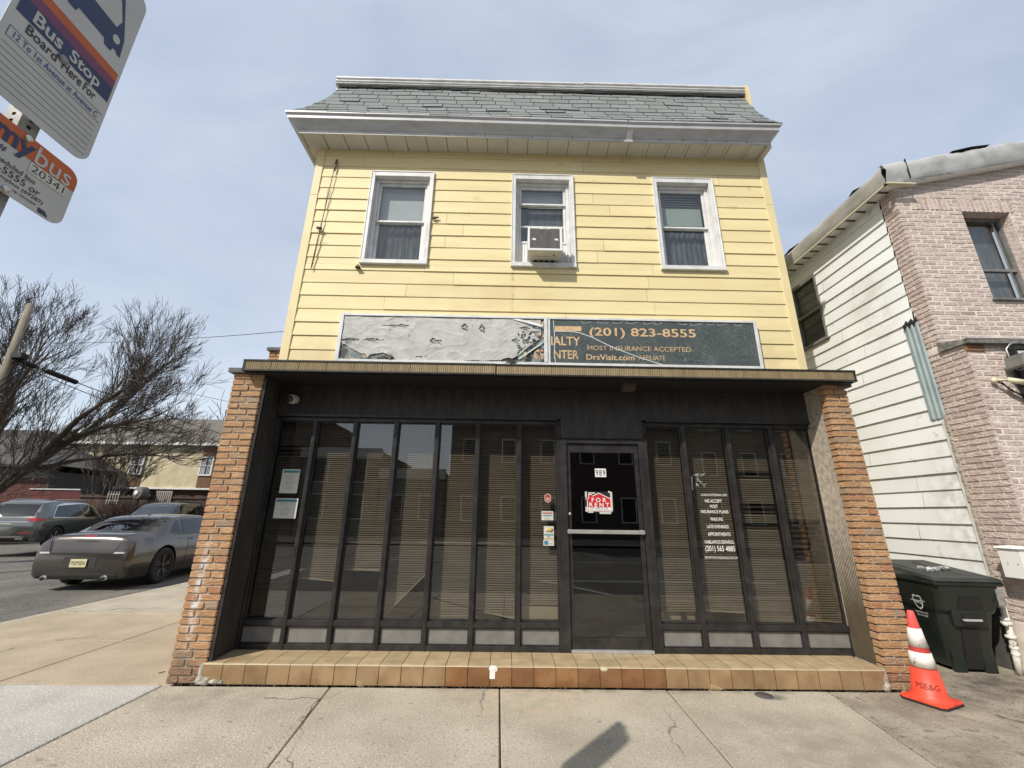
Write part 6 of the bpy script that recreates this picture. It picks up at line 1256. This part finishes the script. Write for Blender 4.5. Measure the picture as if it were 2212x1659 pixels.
def small_tree(name, label, loc, h, sd, n=6, r=.05, minr=.008, up_=.2, dep=4):
    t = thing(name, label, 'tree', loc); rn = random.Random(sd); a, b = MB(), MB(); p = V(loc)
    limb(a, [p, p+V((0, 0, h*.12)), p+V((.02, 0, h*.22))], r*1.5, r)
    for i in range(n):
        an = 6.28*i/n+rn.uniform(-.3, .3); d = V((math.cos(an)*.55, math.sin(an)*.55, 1)).normalized(); grow(a, b, p+V((0, 0, h*.2)), d, h*.36, r*.7, dep, rn, up_=up_, spread=.5, minr=minr)
    a.build('trunk', t); b.build('twigs', t)
small_tree('bare_tree', 'small upright leafless tree in front of the cream stucco building', (-21.0, 23.0, 0), 5.0, 5, n=7, minr=.012)
small_tree('bare_tree', 'distant leafless tree showing above the right end of the far roof', (-26.5, 46, 0), 11.0, 9, n=7, r=.12, minr=.02)
small_tree('bare_tree', 'distant leafless tree behind the far roof, half hidden by the big tree', (-38, 48, 0), 11.5, 19, n=7, r=.12, minr=.02)
def bush(name, label, loc, w, d, h, n, m, sd):
    g = MB(); rn = random.Random(sd); p = V(loc)
    for i in range(n):
        b = p+V((rn.uniform(-w, w)*.5, rn.uniform(-d, d)*.5, 0)); k = math.sqrt(max(.1, 1-(2*(b.x-p.x)/w)**2)); dr = V((rn.gauss(0, .35), rn.gauss(0, .35), 1)).normalized(); l = h*k*rn.uniform(.75, 1.1)
        q = b+dr*l*.5; e = q+(dr+V((rn.gauss(0, .3), rn.gauss(0, .3), 0))).normalized()*l*.5; g.tube([b, q, e], [.014, .010, .007], 3, m, cap=False, smooth=False)
        for j in range(4): s_ = b.lerp(e, rn.uniform(.4, .95)); g.tube([s_, s_+V((rn.gauss(0, .16), rn.gauss(0, .16), rn.uniform(.02, .2)))], [.008, .006], 3, m, cap=False, smooth=False)
    solo(g, name, label, 'bush', loc)
RT = mat('russet_twig', (.10, .055, .040), (.06, .038, .03), rough=.95, scale=4)
bush('bare_hedge', 'russet leafless hedge between the green-grey SUV and the dark green SUV', (-17.3, 20.6, 0), 3.4, 1.2, 2.0, 700, RT, 3)
bush('bare_hedge', 'dark bare bush at the brick wall behind the green-grey SUV', (-23.6, 20.5, 0), 2.6, 1.2, 1.7, 450, RT, 4)
# ================================================================== POLE AND WIRES
up_ = thing('utility_pole', 'weathered grey wooden utility pole with a sawn top, at the left edge', 'utility pole', (-13.75, 11, 0))
WOODP = mat('weathered_pole_wood', (.25, .22, .17), (.16, .135, .10), rough=.95, scale=5, stretch=(4, 4, .5), lo=.35, hi=.65, bump=.5, bscale=12)
mb = MB(); mb.tube([V((-13.75, 11, -.1)), V((-13.75, 11, 3)), V((-13.75, 11, 7.08))], [.115, .10, .082], 18, WOODP, smooth=True); mb.build('shaft', up_)
mb = MB()
for i in range(5): mb.tube([V((-13.62, 10.95, 5.55-i*.05)), V((-13.5+i*.03, 11.1, 5.45-i*.04)), V((-13.55, 11.2, 5.2-i*.1)), V((-13.72+.02*i, 10.86, 4.6-i*.25)), V((-13.75, 10.85, 3.6-i*.2))], .014, 6, BLACK)
mb.box(-13.64, -13.35, 10.9, 11.1, 5.42, 5.56, BLACK)
mb.build('cable_loop', up_)
def wire(name, label, a, b, sag, r, par=None, n=16):
    g = MB(); a, b = V(a), V(b); pts = [a.lerp(b, i/n)-V((0, 0, sag*4*(i/n)*(1-i/n))) for i in range(n+1)]; g.tube(pts, r, 5, BLACK, smooth=False)
    return g, pts
g, p1 = wire('', '', (-13.63, 11, 5.42), (-13.2, 45, 6.2), .9, .014); g2, _ = wire('', '', (-13.63, 11, 5.30), (-13.0, 45, 6.0), 1.25, .012)
solo(g, 'overhead_cable', 'thick black cable running from the utility pole along the side street', 'cable', (-13.63, 11, 5.4))
solo(g2, 'overhead_cable', 'lower black cable sagging beneath the thick one along the side street', 'cable', (-13.63, 11, 5.3))
for (i, lab) in ((1, 'fat black splice sleeve on the overhead cable nearest the utility pole'), (3, 'long black splice sleeve on the overhead cable in front of the bare tree')):
    q = (Vector(p1[0]).lerp(Vector(p1[1]), .14 if i == 1 else .62)); dr = (Vector(p1[1])-Vector(p1[0])).normalized(); g = MB(); L_ = .28 if i == 1 else .5; g.tube([q-dr*L_, q-dr*(L_-.05), q+dr*(L_-.05), q+dr*L_], [.03, .075, .075, .03], 12, BLACK)
    solo(g, 'splice_sleeve', lab, 'cable sleeve', tuple(q))
g, _ = wire('', '', (-13.6, 11.0, 5.9), (-2.93, 6.6, 4.55), .12, .006); solo(g, 'service_wire', 'thin wire climbing across the sky to the yellow house', 'wire', (-13.6, 11, 5.9))
g, _ = wire('', '', (-13.6, 11.0, 5.6), (-2.93, 12.0, 3.6), .1, .006); solo(g, 'service_wire', 'thin wire sloping down across the sky behind the left brick pier', 'wire', (-13.6, 11, 5.6))
# ================================================================== ACROSS THE ROAD (seen mirrored in the shop windows)
def opposite(label, x0, x1, h, m, sd, fl=3):
    t = thing('row_building', label, 'building', ((x0+x1)/2, -20, 0)); mb = MB(); mb.box(x0, x1, -28, -18.5, -.02, h, m); mb.build('wall', t)
    mb = MB(); mb.box(x0-.1, x1+.1, -18.6, -18.2, h-.5, h+.15, SOF); mb.build('cornice', t); n = max(2, int((x1-x0)/2.6)); 
    for f in range(fl):
        for i in range(n):
            cx = x0+(x1-x0)*(i+.5)/n; z = 1.0+f*(h-.8)/fl; mb = MB(); frame4(mb, cx-.5, cx+.5, z, z+1.6, .07, .07, .07, .07, -18.49, -18.42, WTRIM); mb.box(cx-.43, cx+.43, -18.48, -18.46, z+.07, z+1.53, BLACK); mb.build('window', t)
opposite('tall dark brick row building across the road, mirrored in the shop door', -3.7, 12, 12, mat('opp_brick', (.12, .085, .07), (.09, .065, .05), rough=.9, scale=3), 1)
opposite('wide tan brick row building across the road, right of the tall dark one', 12.4, 34, 10, mat('opp_tan', (.22, .18, .13), (.18, .145, .10), rough=.9, scale=3), 2)
opposite('low grey row building across the road, mirrored in the left shop windows', -8.2, -4.1, 4.1, mat('opp_grey', (.15, .15, .14), (.12, .12, .11), rough=.9, scale=3), 3, fl=1)
opposite('two-storey grey-brown row building across the road, second from the left', -13.5, -8.4, 5.4, mat('opp_mid', (.16, .14, .12), (.12, .11, .09), rough=.9, scale=3), 5, fl=2)
opposite('tallest brown row building at the far left across the road', -32, -13.7, 8.2, mat('opp_brown', (.14, .10, .07), (.11, .08, .06), rough=.9, scale=3), 4, fl=3)

g = MB(); rn = random.Random(99); GRIT = mat('grit', (.09, .075, .055), (.20, .17, .12), rough=.95, scale=30, island=.4)
def flake(x, y, l):
    a = rn.uniform(0, 6.28); w_ = l*rn.uniform(.3, .8); z = .003+rn.uniform(0, .002); ca, sa = math.cos(a), math.sin(a)
    g.add([(x-l*ca, y-l*sa, z), (x+w_*sa, y-w_*ca, z+.001), (x+l*ca, y+l*sa, z+.002), (x-w_*sa, y+w_*ca, z+l*.5)], [(0, 1, 2, 3), (0, 1, 3), (1, 2, 3)], GRIT)
for i in range(900): flake(rn.uniform(-3.1, 3.95), 4.445-abs(rn.gauss(0, .022)), rn.uniform(.002, .008))
for i in range(500): flake(rn.uniform(-6, 5.3), rn.uniform(2.6, 4.4), rn.uniform(.0015, .005))
for i in range(350): flake(rn.gauss(4.7, .4), rn.gauss(4.55, .3), rn.uniform(.003, .010))
for jx in (-3.06, -1.53, 1.49, 2.9):
    for i in range(90): flake(jx+rn.gauss(0, .012), rn.uniform(2.9, 4.43), rn.uniform(.002, .006))
tag(g.build('grit'), 'dark grit and crumbs strewn along the step and the pavement joints', 'grit', kind='stuff')
GR = {'notice_sheet': 'paper notices in the leftmost shop window', 'payment_sticker': 'payment stickers left of the door', 'twig': 'dry twigs by the left brick pier', 'wheelie_bin': 'wheeled bins in the passage', 'overhead_cable': 'cables along the side street',
      'splice_sleeve': 'splice sleeves on the overhead cable', 'service_wire': 'service wires to the yellow house', 'bare_hedge': 'bare hedges before the far fences', 'row_building': 'row buildings across the road', 'bare_tree': 'leafless trees', 'suv': 'cars parked along the side street', 'sedan': 'cars parked along the side street'}
for o in S.objects:
    k = o.name.split('.')[0]
    if o.parent is None and k in GR: o['group'] = GR[k]
